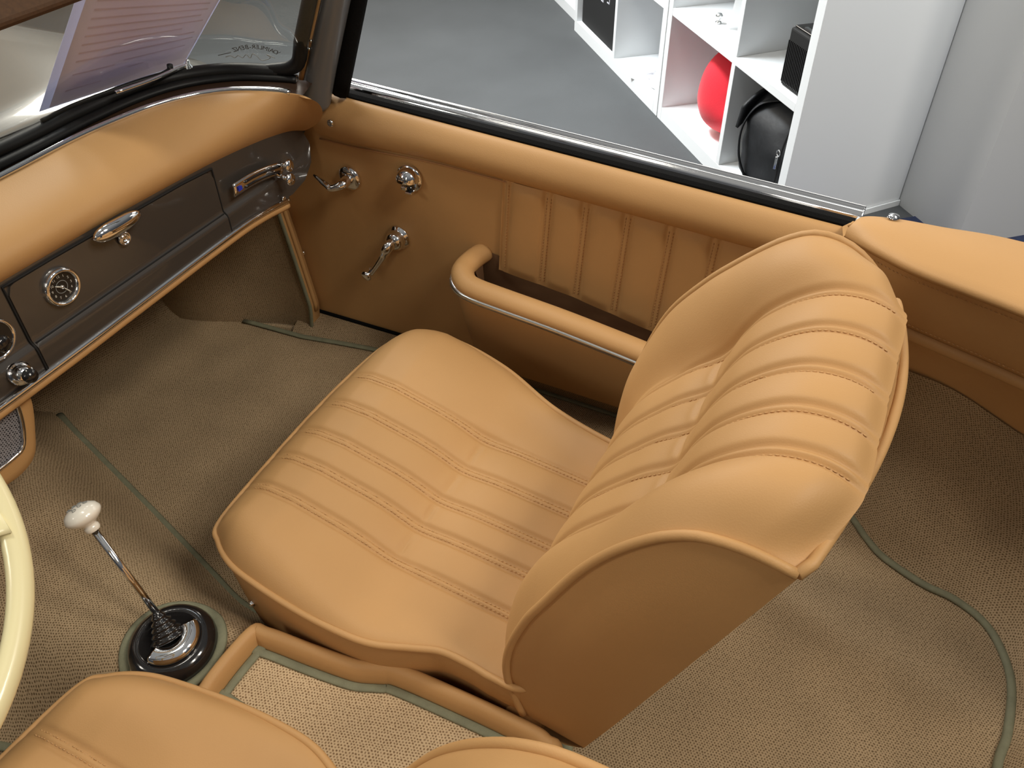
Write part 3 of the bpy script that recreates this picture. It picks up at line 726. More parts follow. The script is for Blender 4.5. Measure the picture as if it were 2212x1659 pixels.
# glove handle
ga = on(201, 518, y=1.18); gb = on(304, 458, y=1.18)
pth = np.array([ga * (1 - t) + gb * t + np.array([0, -.003 * math.sin(PI * t), 0]) for t in np.linspace(0, 1, 22)])
rr = [max(.001, .0135 * (1 - abs(2 * t - 1) ** 3.2) ** .6 * (1.1 - .25 * (t - .5))) for t in np.linspace(0, 1, 22)]
mk('handle', tube(pth, [(b, b * .8) for b in rr], 16), M['chrome'], gd)
lk = on(268, 515, y=1.192)
mk('lock', lathe([(0, .002), (.0045, .002), (.0045, .0035), (.007, .0035), (.0075, .001), (.009, .001), (.0095, .004), (.012, .004), (.0125, 0)], lk, (0, -1, 0), 28), M['chrome'], gd)
# clock
ck = on(135, 620, y=1.19); ck[1] = 1.196
clk = mk('clock', lathe([(.0255, .004), (.027, .010), (.030, .012), (.0335, .007), (.034, 0)], ck, (0, -1, 0), 48), M['chrome'], db)
mk('dial', lathe([(0, .004), (.0262, .004)], ck, (0, -1, 0), 40), M['dial'], clk)
mk('dial_ring', lathe([(.0105, .0045), (.0111, .005), (.0116, .0045)], ck, (0, -1, 0), 40), M['ink'], clk)
for hr in range(1, 13):
    a = hr * PI / 6; text('numeral', str(hr), .0063, ck + np.array([math.sin(a) * .0190, -.0048, math.cos(a) * .0190]), (1, 0, 0), (0, 0, 1), M['lume'], clk, extr=.0001)
for ang, ln, wdt in ((math.radians(304), .0145, .0016), (math.radians(146), .021, .0011)):
    dv = np.array([math.sin(ang), 0, math.cos(ang)])
    mk('clock_hand', tube([ck + [0, -.0062, 0] - dv * .003, ck + [0, -.0062, 0] + dv * ln * .7, ck + [0, -.0062, 0] + dv * ln], [wdt * .5, wdt, wdt * .3], 6), M['lume'], clk)
mk('hand_hub', lathe([(.0032, 0), (.003, .0075), (0, .008)], ck, (0, -1, 0), 16), M['satin'], clk)
# heater lever slide on the right of the panel
a = on(503, 412, y=1.185); b = on(607, 362, y=1.185)
dv = (b - a); ln = np.linalg.norm(dv); dv /= ln; upv = np.cross(dv, (0, -1, 0)); upv *= np.sign(upv[2])
def hp(t, s, o=0): return a + dv * ln * t + upv * (s + .006 * math.sin(PI * t)) + np.array([0, -o, 0])
rows = [[hp(t, s, .004 * math.cos(s / .014 * 1.5)) for s in np.linspace(-.013, .013, 8)] for t in np.linspace(0, 1, 24)]
mk('heater_slide', grid(np.array(rows)), M['chrome'], db, solid=.004)
for s in (.0055, -.0055):
    mk('slot', tube([hp(t, s, .0065) for t in np.linspace(.20, .92, 16)], (.0028, .002), 8), M['gloss_black'], db)
mk('slide_mark', prism([(-.006, -.005), (.006, -.003), (.004, .006), (-.005, .005)], .001, hp(.09, 0, .0075), tuple(dv), tuple(upv)), M['blue'], db, smooth=False)
for t, s, tt in ((.93, .010, (.0, -.03, .003)), (.88, -.012, (.006, -.032, -.008))):
    p = hp(t, s, .004)
    mk('slide_knob', join(tube([p, p + np.array(tt) * .8], .005, 10), lathe([(0, -.002), (.011, 0), (.0135, .003), (.012, .007), (0, .009)], p + np.array(tt) * .8, (0.1, -1, .15), 24)), M['chrome'], db)
# lower trims
lt = spline([(.10, 1.186, .700), (.604, 1.186, .702), (.80, 1.186, .706), (1.08, 1.186, .712), (1.18, 1.187, .708), (1.265, 1.19, .695)], 10)
mk('lower_chrome', tube(lt, .0062, 10), M['chrome'], db)
mk('lower_leather_trim', tube(lt + np.array([0, .012, -.016]), (.010, .013), 10), M['leather'], db)
screw(on(612, 428, y=1.185), db, (0, -1, .1), .005)
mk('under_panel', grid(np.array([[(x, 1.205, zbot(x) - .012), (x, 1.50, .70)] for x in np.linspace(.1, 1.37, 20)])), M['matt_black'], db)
# pull knob
kb = on(42, 806, y=1.185); kt = on(66, 812, y=1.135)
mk('knob_base', lathe([(.019, 0), (.020, .004), (.016, .006), (.012, .010), (.013, .024), (.010, .028), (0, .028)], kb, Vector(kt - kb), 28), M['chrome'], db)
mk('pull_knob', lathe([(0, -.024), (.007, -.024), (.007, -.012), (.011, -.008), (.012, -.002), (.0115, .001), (0, .003)], kt, Vector(kt - kb), 28), M['gloss_black'], db)
# instrument edge and switch at the left
ic = on(-16, 735, y=1.19)
mk('gauge_rim', lathe([(.030, 0), (.032, .006), (.035, .006), (.036, 0)], ic, (0, -1, 0), 40), M['chrome'], db)
mk('gauge_face', lathe([(0, .003), (.031, .003)], ic, (0, -1, 0), 30), M['dial'], db)
sk = on(2, 742, y=1.16)
mk('switch_knob', lathe([(0, -.025), (.008, -.025), (.008, -.006), (.0125, -.004), (.014, .004), (.010, .010), (0, .011)], sk, (0.1, -1, 0), 24), M['gloss_black'], db)
# speaker console under the dash
sp_ = thing('speaker_console', 'leather wrapped loudspeaker console with woven grille under the dashboard', 'speaker', (.42, 1.15, .62))
oc_ = [np.array([.572, 1.21, .705]), on(70, 862, y=1.21), on(77, 930, y=1.21), on(76, 985, y=1.21), on(50, 1025, y=1.21), on(0, 1062, y=1.21)]
inn_ = [np.array([.543, 1.21, .700]), on(36, 880, y=1.21), on(47, 925, y=1.21), on(46, 965, y=1.21), on(28, 985, y=1.21), on(0, 1008, y=1.21)]
def mirr(L_): return L_ + [np.array([.84 - p[0], p[1], p[2]]) for p in L_[::-1]]
oc2, in2 = mirr([spl for spl in oc_]), mirr([p for p in inn_])
oc2 = resample(spline(oc2, 5), 60); in2 = resample(spline(in2, 5), 60)
oc2[:, 1] = 1.21; in2[:, 1] = 1.21
rows = [[o + np.array([0, .22, .0]), o + np.array([0, .02, 0]), o + np.array([0, .004, 0]) , o * .85 + i * .15 + np.array([0, -.004, 0]), o * .5 + i * .5 + np.array([0, -.006, 0]), i + np.array([0, -.002, 0])] for o, i in zip(oc2, in2)]
mk('housing', grid(np.array(rows)), M['leather'], sp_)
mk('grille_bead', tube(in2 + np.array([0, -.004, 0]), .004, 8), M['chrome'], sp_)
cc = in2.mean(0); rows = [[cc + (p - cc) * t for t in np.linspace(0, .98, 6)] for p in in2]
mk('grille', grid(np.array(rows)), M['grille'], sp_, uv='xz')

# ------------------------------------------------------------------ windshield
ws = thing('windshield', 'framed windshield with black rubber seal and grey pillar', 'windshield', (.9, 1.3, .95))
RK = -.72
base = spline([(.10, 1.392, .985), (.45, 1.400, .978), (.805, 1.397, .970), (.98, 1.398, .970), (1.10, 1.388, .970), (1.19, 1.355, .970), (1.265, 1.290, .968), (1.312, 1.215, .962), (1.345, 1.150, .955)], 8)
H = .42
def wsp(p, h):
    k = 1 - h * .12 / H
    return np.array([.42 + (p[0] - .42) * k, p[1] + RK * h * .9, p[2] + h])
mk('glass', grid(np.array([[wsp(p, h) for h in np.linspace(.01, H, 12)] for p in base])), M['glass'], ws, solid=.005)
mk('lower_seal', tube(base[:-6], [(.014, .017)] * (len(base) - 6), 12), M['black'], ws)
mk('inner_seal_lip', tube(base[:-4] + np.array([0, -.022, -.010]), [(.008, .014)] * (len(base) - 4), 10), M['black'], ws)
rows = [[p + np.array([0, -.020, -.012]), t + np.array([0, .016, .0]), t + np.array([0, .006, .001])] for p, t in list(zip(resample(base, 80), resample(Tp, 80)))]
mk('defroster_strip', grid(np.array(rows), flip=True), M['brown'], ws)
# side seal of the glass, inner trim, pillar, channel: rising and raking back
def ln2(p0, p1, n=10, ext=1.9):
    p0 = np.array(p0); p1 = np.array(p1); return np.array([p0 + (p1 - p0) * t * ext for t in np.linspace(0, 1, n)])
sA = on(636, 158, x=1.33); sB = on(669, 0, x=1.33)
seal = spline([base[-14], base[-9] + [.0, 0, .002], sA + (sB - sA) * .12, sA + (sB - sA) * .5, sB, sA + (sB - sA) * 1.9], 6)
mk('side_seal', tube(seal, [(a_, a_) for a_ in np.interp(np.arange(len(seal)), [0, 8, 14], [.009, .014, .015])], 12), M['black'], ws)
tA = on(652, 170, x=1.352); tB = on(691, 0, x=1.352)
mk('inner_trim', tube(ln2(tA, tB), (.008, .008), 8), M['leather'], ws)
pA = on(683, 200, x=1.372); pB = on(724, 0, x=1.372)
pc = [pA + (pB - pA) * t for t in (-.16, -.10, .02, .2, .5, 1, 1.9)]
mk('pillar', tube(spline(pc, 6), [(a, a * .9) for a in np.interp(np.linspace(0, 1, 37), [0, .08, .2, .5, 1], [.014, .032, .037, .034, .030])], 18), M['pillar'], ws)
cA = on(733, 200, x=1.405); cB = on(771, 0, x=1.405)
mk('window_channel', tube(ln2(cA, cB), (.018, .021), 10), M['felt'], ws)
for q, z in ((on(672, 88, x=1.345), 0), (on(668, 105, x=1.345), 0)):
    mk('clip', lathe([(0, 0), (.004, .001), (.003, .004), (0, .005)], q, (-1, -.5, .2), 12), M['chrome'], ws)
mk('corner_screw', lathe([(.006, 0), (.007, .003), (0, .006)], on(637, 170, x=1.325), (-1, -.6, .6), 16), M['chrome'], ws)
mk('header_rail', tube(np.array([wsp(p, H) for p in base]), (.022, .03), 12), M['pillar'], ws)
# decal on the glass, reads from outside
BB = resample(base, 900)
def glass_uv(px, py):
    best = None
    d = RM @ np.array([px - 1106, py - 829.5, FPX]); d = d / np.linalg.norm(d); bb = 9
    for i_ in range(500, 900, 2):
        for h in np.linspace(0, .2, 80):
            qq = wsp(BB[i_], h) - CAM; e_ = np.linalg.norm(qq - d * qq.dot(d))
            if e_ < bb: bb = e_; best = (i_, h)
    return best
def glass_pt(i_, h):
    k = int(i_); f_ = i_ - k; return wsp(BB[k] * (1 - f_) + BB[min(899, k + 1)] * f_, h)
_c = {}
def on_glass(px, py): return glass_pt(*glass_uv(px, py))
(ua, ha), (ub, hb) = glass_uv(597, 112), glass_uv(503, 107)
s_ = 'DAIMLER-BENZ'; adv = [.95, .95, .55, 1.15, .85, .85, .95, .6, .9, .85, .95, .85]; cum = np.cumsum([0] + adv); tot = cum[-1]
def dpt(t): return glass_pt(ua + (ub - ua) * t, ha + (hb - ha) * t + .010 * math.sin(PI * t))
for k, ch in enumerate(s_):
    t_ = (cum[k] + adv[k] / 2) / tot; a_, b_ = dpt(max(0, t_ - .04)), dpt(min(1, t_ + .04)); up_ = np.array([0, RK * .9, 1.0])
    text('decal_letter', ch, .0135, dpt(t_) + np.array([-.003, -.004, 0]), tuple(b_ - a_), tuple(up_), M['ink_dark'], ws, extr=.0001)
sig = [on_glass(x, y) for x, y in ((592, 124), (575, 117), (582, 122), (566, 128), (552, 120), (545, 114), (538, 122), (530, 116), (524, 122), (515, 118), (506, 122), (496, 119), (487, 122))]
mk('decal_signature', tube(spline(sig, 6) + np.array([-.003, -.004, 0]), .0007, 5), M['ink'], ws)
mk('decal_line', tube(spline([on_glass(x, y) for x, y in ((597, 113), (605, 110))], 4) + np.array([-.003, -.004, 0]), .0006, 5), M['ink_dark'], ws)
mk('decal_line', tube(spline([on_glass(x, y) for x, y in ((498, 112), (485, 114), (470, 118))], 4) + np.array([-.003, -.004, 0]), .0007, 5), M['ink_dark'], ws)
# sun visor
vs = thing('sun_visor', 'brown sun visor hanging below the windshield header', 'sun visor', (.4, .95, 1.36))
mk('visor_panel', prism([(.06, 0), (.86, 0), (.91, .015), (.93, .05), (.93, .12), (.06, .12)], .018, (0, .90, 1.312), (1, 0, 0), (0, .55, .83)), M['visor'], vs, smooth=False, bevel=.007)
mk('visor_rod', tube([(.08, .965, 1.412), (.92, .965, 1.412)], .005, 8), M['chrome'], vs)

# ------------------------------------------------------------------ car body outside the glass
cb = thing('car_front', 'glossy grey brown bonnet and cowl beyond the windshield', 'car body', (.42, 2.2, .8))
def hood(x, y):
    c = (x - .42); z = .962 - .055 * (c / 1.0) ** 2 - .018 * max(0, y - 1.6) ** 2
    z += -.012 * math.exp(-((y - 1.52) / .05) ** 2)
    z += .030 * math.exp(-((c - .78) / .18) ** 2) * min(1, max(0, (y - 1.5) / .5)) * .8
    return z
rows = []
for y in np.linspace(0, 1, 50):
    r = []
    for x in np.linspace(-.3, 1.0, 60):
        xe = 1.47; xx = -.45 + (xe + .45) * (x + .3) / 1.3
        yb = float(np.interp(xx, [-.45, .1, .8, 1.0, 1.12, 1.2, 1.28, 1.34, 1.38, 1.47], [1.40, 1.408, 1.415, 1.413, 1.40, 1.37, 1.30, 1.24, 1.20, 1.15]))
        yy = yb + (3.3 - yb) * y ** 1.3
        z = hood(xx, yy)
        z -= .35 * max(0, (xx - 1.30)) ** 1.6 * 1.2
        r.append((xx, yy, z))
    for k in range(1, 12):
        t = k / 11; r.append((1.47 + .11 * math.sin(t * PI * .62), r[59][1], r[59][2] - .46 * t ** 1.3))
    rows.append(r)
mk('bonnet', grid(np.array(rows), flip=True), M['body'], cb)
mk('bonnet_gap', tube([(x, 1.50 - .10 * max(0, (x - .9)) ** 2, hood(x, 1.50) + .001) for x in np.linspace(-.3, 1.18, 40)], .002, 6), M['matt_black'], cb)
# far end wings so that the bonnet is no open sheet
mk('nose', grid(np.array([[(x, 3.3, hood(x, 3.3) - .0), (x, 3.42, .6), (x, 3.40, .3)] for x in np.linspace(-.45, 1.45, 20)]), flip=True), M['body'], cb)
fl = lambda L_: L_
mk('underbody', box((.42, .6, .17), (2.05, 3.4, .03)), M['matt_black'], cb, smooth=False)
# wiper
wp = thing('wiper', 'chrome wiper arm with black blade resting on the cowl', 'wiper', (1.2, 1.42, .98))
w0 = on(402, 132, z=.995); 
mk('pivot', lathe([(.014, 0), (.013, .012), (.009, .016), (.008, .026), (.004, .030), (.004, .038), (0, .040)], w0 + [0, 0, -.035], (0, -.1, 1), 20), M['chrome'], wp)
blp = spline([on(368, 150, z=.985), on(340, 165, z=.985), on(290, 180, z=.985), on(220, 205, z=.985), on(150, 232, z=.985), on(90, 262, z=.985)], 6)
mk('blade', tube(blp, (.005, .0035), 8), M['black'], wp)
mk('arm', tube(spline([w0 + [0, 0, -.008], on(380, 150, z=.988), on(330, 172, z=.99), on(250, 200, z=.992)], 6), [.004] * 19, 8), M['chrome'], wp)
mk('blade_end', lathe([(0, 0), (.006, .002), (.006, .010), (0, .012)], blp[0], (0, -.2, 1), 14), M['black'], wp)
# info sheet leaning on the glass
ih = thing('info_sheet', 'pinkish printed sheet in a clear sleeve leaning outside the windshield', 'sheet', (1.15, 1.46, .97))
Rk = np.array([0, -.62, .785]); o0 = np.array([0, 1.462, .955])
def on_sheet(px, py, off=0):
    n = np.cross((1, -.10, 0), Rk); n /= np.linalg.norm(n); d = RM @ np.array([px - 1106, py - 829.5, FPX]); oo = np.array([1.15, 1.455, .955]) + n * off
    return CAM + d * ((oo - CAM).dot(n) / d.dot(n))
cor = [on_sheet(85, 241), on_sheet(398, 137), on_sheet(520, -80), on_sheet(205, -130)]
def quad(c, u0, u1, v0, v1, off=0):
    n = np.cross(c[1] - c[0], c[3] - c[0]); n /= np.linalg.norm(n)
    f = lambda u, v: (c[0] * (1 - u) + c[1] * u) * (1 - v) + (c[3] * (1 - u) + c[2] * u) * v + n * off
    return grid(np.array([[f(u, v) for v in np.linspace(v0, v1, 6)] for u in np.linspace(u0, u1, 6)]))
mk('sleeve', quad(cor, 0, 1, 0, 1), M['sleeve'], ih, solid=.001)
sgn = 1 if np.cross(cor[1] - cor[0], cor[3] - cor[0])[1] < 0 else -1
mk('sheet', quad(cor, .055, .985, .012, .99, .0012 * sgn), M['sheet'], ih, solid=.0008)
lines = []
for k in range(13):
    v = .30 + k * .055; u1 = [.93, .92, .80, .94, .90][k % 5]
    lines.append(quad(cor, .12, u1, v, v + .012, .0022 * sgn))
for (a_, b_, v) in ((.12, .35, .10), (.5, .62, .16), (.13, .4, .21), (.45, .9, .23)): lines.append(quad(cor, a_, b_, v, v + .01, .0022 * sgn))
mk('printed_lines', join(*lines), M['sheet_ink'], ih)

# ------------------------------------------------------------------ carpets
tf = thing('footwell_carpet', 'brown woven carpet of the passenger footwell with green bound edges', 'carpet', (1.0, 1.0, .22))
ZF = .22
lefte = [(.56, .20), (.570, .60), (.584, .834), (.589, .895), (.688, 1.22), (.80, 1.60), (.818, 1.646)]
righte = [(1.41, .20), (1.412, .62), (1.385, 1.0), (1.350, 1.20), (1.330, 1.30), (1.318, 1.486), (1.31, 1.50)]
def xl(y): return float(np.interp(y, [p[1] for p in lefte], [p[0] for p in lefte]))
def xr(y): return float(np.interp(y, [p[1] for p in righte], [p[0] for p in righte]))
rows = []; uv = []
for y in np.linspace(.22, 2.20, 60):
    r = []
    for x in np.linspace(0, 1, 30):
        xx = xl(y) + (xr(y) - xl(y)) * x; yy = y; z = ZF
        s = max(0, y - 1.66); xx -= .30 * min(1, s * 8) * (1 - x)
        if s > 0: yy = 1.66 + s * .78 ; z = ZF + s * .72 * float(sm(np.array(s / .06)))
        r.append((xx, yy, z)); uv.append((xx, y))
    rows.append(r)
mk('floor_mat', grid(np.array(rows), flip=True), M['carpet'], tf, uv=uv)
mk('edge_binding', tube(spline([(xl(y), y, ZF + .004) for y in np.linspace(.834, 1.65, 12)], 4), [(.005, .011)] * 45, 8), M['green'], tf)
mk('edge_binding', tube(spline([(.582, .84, ZF + .004), (.592, .815, ZF + .004), (.66, .79, ZF + .003)], 5), [(.005, .010)] * 11, 8), M['green'], tf)
mk('edge_binding', tube([(xr(y) - .004, y, ZF + .004) for y in np.linspace(.25, 1.49, 40)], [(.004, .008)] * 40, 8), M['green'], tf)
mk('under_carpet', ([(.50, .2, ZF - .006), (1.405, .2, ZF - .006), (1.405, 1.95, ZF - .006), (.50, 1.95, ZF - .006)], [(0, 1, 2, 3)]), M['carpet'], tf, uv='xy')
mk('firewall_carpet', grid(np.array([[(x, 2.02, z) for z in np.linspace(.2, .80, 8)] for x in np.linspace(-.6, 1.4, 20)])), M['carpet'], tf, uv='xz')
# sill strip
rows = []; uv = []
for y in np.linspace(.2, 1.34, 30):
    zz = .268 + .028 * (1 - y / 1.3); r = [(xr(y), y, ZF), (xr(y) * .6 + 1.40 * .4, y, ZF + .02), (1.392, y, zz - .012), (1.396, y, zz)]; rows.append(r); uv += [(y, 0), (y, .03), (y, .06), (y, .075)]
mk('sill_carpet', grid(np.array(rows)), M['carpet'], tf, uv=uv)
# kick panel
rows = []; uv = []
for i, y in enumerate(np.linspace(0, 1, 30)):
    r = []
    for z in np.linspace(0, 1, 24):
        zz = ZF + z * .50; yf = np.interp(zz, [.20, .30, .45, .585, .72], [1.300, 1.285, 1.305, 1.325, 1.375]); yy = yf + (1.95 - yf) * y
        xx = 1.362 - .115 * float(sm(np.array((yy - 1.33) / .36))) * float(sm(np.array((.62 - zz) / .36 + .45))) 
        r.append((xx, yy, zz)); uv.append((yy, zz))
    rows.append(r)
kr = np.array(rows)
mk('kick_panel', grid(kr), M['carpet'], tf, uv=uv)
mk('edge_binding', tube(kr[0] + np.array([-.002, -.002, 0]), [(.004, .006)] * 24, 8), M['green'], tf)
ap = mk('door_post_trim', join(grid(np.array([[kr[0][j] + np.array([.004, -.002, 0]), kr[0][j] + np.array([.028, -.008, 0]), kr[0][j] + np.array([.032, .01, 0])] for j in range(24)]), flip=True),
     tube([kr[0][j] + np.array([.016, -.006, 0]) for j in range(3, 24)], .006, 8)), M['leather'], origin=(1.38, 1.3, .22))
tag(ap, 'tan leather trim strip on the door post between kick panel and door', 'trim')
# tunnel
tn = thing('tunnel_carpet', 'brown woven carpet over the gearbox tunnel around the lever', 'carpet', (.42, 1.0, .22))
def tz(x, y):
    w = xl(y) - .42 + .004; u = abs(x - .42) / w
    hgt = .150 + .033 * float(sm(np.array((y - .71) / .06))) + .10 * float(sm(np.array((y - 1.0) / .6)))
    k = np.interp(u, [0, .25, .45, .62, .8, .92, 1], [1, .985, .90, .66, .27, .07, 0])
    z = ZF + hgt * k
    z += .003 * math.sin(14 * y + 6 * x) * k
    return z
def tzs(x, y):
    return np.mean([tz(x + dx, y + dy) for dx in (-.02, -.01, 0, .01, .02) for dy in (-.03, 0, .03)])
rows = []; uv = []
for y in np.linspace(.2, 1.9, 70):
    W = xl(y) - .42 - .001; r = []
    for u in np.linspace(-1, 1, 60):
        x = .42 + u * W; r.append((x, y, tzs(x, y) + .0015)); uv.append((x * 1.15, y))
    rows.append(r)
mk('tunnel_cover', grid(np.array(rows), flip=True), M['carpet'], tn, uv=uv)
dfw = thing('driver_footwell_carpet', 'brown woven carpet on the driver side floor behind the wheel', 'carpet', (0, 1, .22))
rows = []; uv = []
for y in np.linspace(-.5, 2.05, 40):
    r = []
    for k in np.linspace(0, 1, 12):
        x0 = -.62; x1 = (.84 - xl(y)) if y > .2 else .28; x = x0 + (x1 - x0) * k; s = max(0, y - 1.52); r.append((x, min(y, 1.52) + s * .78, ZF + s * .72)); uv.append((x, y))
    rows.append(r)
mk('floor_mat', grid(np.array(rows), flip=True), M['carpet'], dfw, uv=uv)
mk('edge_binding', tube([(.84 - xl(y) - .004, y, ZF + .006) for y in np.linspace(.3, 1.6, 30)], [(.005, .009)] * 30, 8), M['green'], dfw)
# rear floor
rf = thing('rear_carpet', 'light brown woven rear floor carpet with green bound edge behind the seat', 'carpet', (.9, -.1, .24))
ZR = .24
edge = spline([(1.40, .02, ZR), (1.329, -.111, ZR), (1.272, -.165, ZR), (1.239, -.199, ZR), (1.216, -.245, ZR), (1.200, -.290, ZR), (1.192, -.340, ZR), (1.165, -.392, ZR), (1.12, -.425, ZR), (1.049, -.447, ZR), (.95, -.445, ZR), (.86, -.431, ZR), (.6, -.425, ZR), (.2, -.43, ZR), (-.2, -.43, ZR)], 6)
fr = resample(spline([(1.40, .30, ZR), (.62, .215, ZR), (.575, .205, ZR), (.565, .15, ZR), (.50, .12, ZR), (-.2, .12, ZR)], 6), len(edge))
poly_ = [tuple(p[:2]) for p in fr] + [tuple(p[:2]) for p in edge[::-1]]
mk('floor_mat', prism(poly_, .006, (0, 0, ZR - .006)), M['carpet'], rf, uv='yx', smooth=False)
mk('edge_binding', tube(edge + np.array([0, 0, .004]), [(.006, .008)] * len(edge), 8), M['green'], rf)
mk('edge_binding', tube(resample(spline([(.70, .230, ZR + .004), (.62, .215, ZR + .004), (.582, .200, ZR + .004), (.566, .16, ZR + .004), (.560, .10, ZR + .004)], 6), 24), [(.005, .011)] * 24, 8), M['green'], rf)
# wheel arch and bulkhead carpet
up = spline([(1.405, .03, .60), (1.372, -.107, .606), (1.366, -.22, .590), (1.360, -.352, .537), (1.335, -.47, .52), (1.27, -.57, .51), (1.16, -.63, .51), (1.0, -.65, .51), (.8, -.66, .51), (.6, -.66, .51), (.2, -.66, .51), (-.2, -.66, .51)], 6)
nE = 90; eE = resample(edge, nE); eU = resample(up, nE); rows = []; uv = []; dU = np.r_[0, np.cumsum(np.linalg.norm(np.diff(eE, axis=0), axis=1))]
for i in range(nE):
    r = []
    for t in np.linspace(0, 1, 16):
        p = eE[i] * (1 - t) + eU[i] * t; c = np.array([.8, 0, 0]); dd = p - c; dd[2] = 0; dd /= np.linalg.norm(dd)
        p = p + dd * .045 * math.sin(PI * t) + np.array([0, 0, .0]); 
        p = p + dd * (-.006) * math.sin(PI * min(1, t * 3)) * math.sin(i * .7)
        r.append(p); uv.append((dU[i], t * .40))
    rows.append(r)
mk('wheel_arch_cover', grid(np.array(rows), flip=True), M['carpet'], rf, uv=uv)

# ------------------------------------------------------------------ rear quarter trim
rq = thing('rear_quarter_trim', 'tan leather padded rear side rail with stitched band behind the door', 'trim', (1.35, -.3, .6))
yo = [.045, .00, -.08, -.225, -.45, -.7, -.9]
outer = spline([(1.375, .040, .866), (1.394, .022, .878), (1.398, -.03, .885), (1.400, -.10, .887), (1.408, -.225, .887), (1.37, -.45, .886), (1.28, -.72, .886), (1.1, -.95, .886)], 8)
inner = spline([(1.352, .042, .866), (1.318, .010, .874), (1.288, -.030, .878), (1.255, -.092, .880), (1.215, -.232, .880), (1.15, -.42, .880), (1.03, -.62, .880), (.85, -.78, .880)], 8)
n_ = len(outer); rows = []
for a_, b_ in zip(outer, inner):
    sec = [a_ + np.array([.025, 0, -.04]), a_ + np.array([.008, 0, -.008])] + [a_ * (1 - t) + b_ * t + np.array([0, 0, .010 * math.sin(PI * t)]) for t in np.linspace(.03, .97, 10)] + [b_ + np.array([-.003, 0, -.006]), b_ + np.array([.002, .002, -.014]), b_ + np.array([.05, .01, -.020])]
    rows.append(sec)
mk('padded_rail', grid(np.array(rows)), M['leather'], rq)
fe = np.array(rows)[0]
mk('rail_front', (list(fe) + [(1.40, .045, .82)], [tuple(range(len(fe) + 1))]), M['leather'], rq)
mk('rail_seam', tube([r[2] * .88 + r[11] * .12 if i > 3 else r[3 + min(8, (3 - i) * 2)] for i, r in enumerate(np.array(rows)[:3])] , .002, 6), M['leather'], rq)
# band
bt = spline([(1.36, .035, .855), (1.315, -.02, .858), (1.285, -.092, .856), (1.255, -.235, .850), (1.19, -.42, .846), (1.06, -.60, .84), (.87, -.76, .84)], 8)
bb = spline([(1.385, .035, .735), (1.350, -.03, .732), (1.322, -.092, .728), (1.292, -.295, .705), (1.23, -.45, .70), (1.10, -.63, .70), (.90, -.78, .70)], 8)
rows = [[a_ * (1 - t) + b_ * t + np.array([-.010 * math.sin(PI * t), 0, 0]) for t in np.linspace(0, 1, 12)] for a_, b_ in zip(bt, bb)]
mk('side_band', grid(np.array(rows)), M['leather'], rq)
mk('band_roll', tube(bb + np.array([-.004, 0, -.006]), (.011, .009), 10), M['leather'], rq)
mk('stitch_line', stitches([np.array(r[1]) * .6 + np.array(r[2]) * .4 + np.array([-.002, 0, .002]) for r in rows]), M['thread'], rq)
mk('stitch_line', join(stitches([np.array(r[10]) + np.array([-.004, 0, .003]) for r in rows])), M['thread'], rq)
lw = resample(up, len(bb) * 2)[:len(bb)]
lwp = spline([(1.41, .03, .60), (1.380, -.10, .600), (1.372, -.22, .584), (1.366, -.352, .531), (1.335, -.47, .51), (1.20, -.62, .505), (1.0, -.67, .505)], 8)
rows = [[a_ + np.array([.016, 0, -.004]) + (b_ - a_ - np.array([.016, 0, -.004])) * t for t in np.linspace(0, 1, 10)] for a_, b_ in zip(bb, lwp)]
mk('lower_panel', grid(np.array(rows)), M['leather'], rq)
mk('rail_stud', lathe([(.010, 0), (.009, .004), (0, .007)], on(1930, 470, z=.89), (0, 0, 1), 16), M['chrome'], rq)
mk('rear_outer_skin', grid(np.array([[(1.43 - .3 * max(0, -y - .4) ** 2 + a_, y, b_) for a_, b_ in ((-.03, .80), (.05, .79), (.12, .74), (.13, .55), (.08, .3))] for y in np.linspace(.0, -1.1, 14)])), M['body'], rq)

# ------------------------------------------------------------------ gear lever
gl = thing('gear_lever', 'chrome gear lever with ivory knob rising from a black rubber boot', 'gear lever', (.41, .815, .40))
bc = on(374, 1392, z=.405); ax = Vector((-.05, -.05, 1)).normalized(); axn = np.array(ax)
mk('boot_ring', lathe([(.071, -.03), (.070, .004), (.065, .015), (.055, .022), (.047, .021), (.043, .014), (0, .014)], bc, ax, 48), M['gloss_black'], gl)
mk('boot_plate', lathe([(.047, .018), (.049, .026), (.044, .033), (.024, .036), (.021, .031), (.022, .018)], bc, ax, 40, ref=(.2, 1, 0), a0=PI * 1.06, a1=PI * 1.93, closed=True), M['chrome'], gl)
pk = on(178, 1112, z=.635); ps = on(337, 1322, z=.462)
dvv = (pk - ps) / np.linalg.norm(pk - ps); b0 = bc + axn * .02
prof = [(.028, 0), (.030, .010), (.023, .014), (.025, .020), (.019, .024), (.021, .030), (.015, .034), (.017, .040), (.011, .045), (.012, .052), (.008, .056), (.0075, .060)]
cb_ = spline([b0, b0 * .6 + ps * .4, ps], 10); V = []; seg = 24; F = []
rad = np.interp(np.linspace(0, 1, 30), np.linspace(0, 1, len(prof)), [p[0] for p in prof]); cpth = resample(cb_, 30)
mk('bellows', tube(cpth, rad, 24), M['gloss_black'], gl)
mk('lever_rod', tube([ps - dvv * .02, pk - dvv * .02], .0055, 12), M['chrome'], gl)
mk('knob', lathe([(.010, -.030), (.0118, -.027), (.0115, -.022), (.0095, -.019), (.014, -.0155), (.024, -.009), (.0283, -.003), (.0283, .001), (.025, .008), (.018, .013), (.009, .0160), (0, .0168)], pk, dvv, 40), M['ivory'], gl)
kx, ky, kz = frame(dvv, (0, 1, 0)); kx, ky, kz = [np.array(v) for v in (kx, ky, kz)]
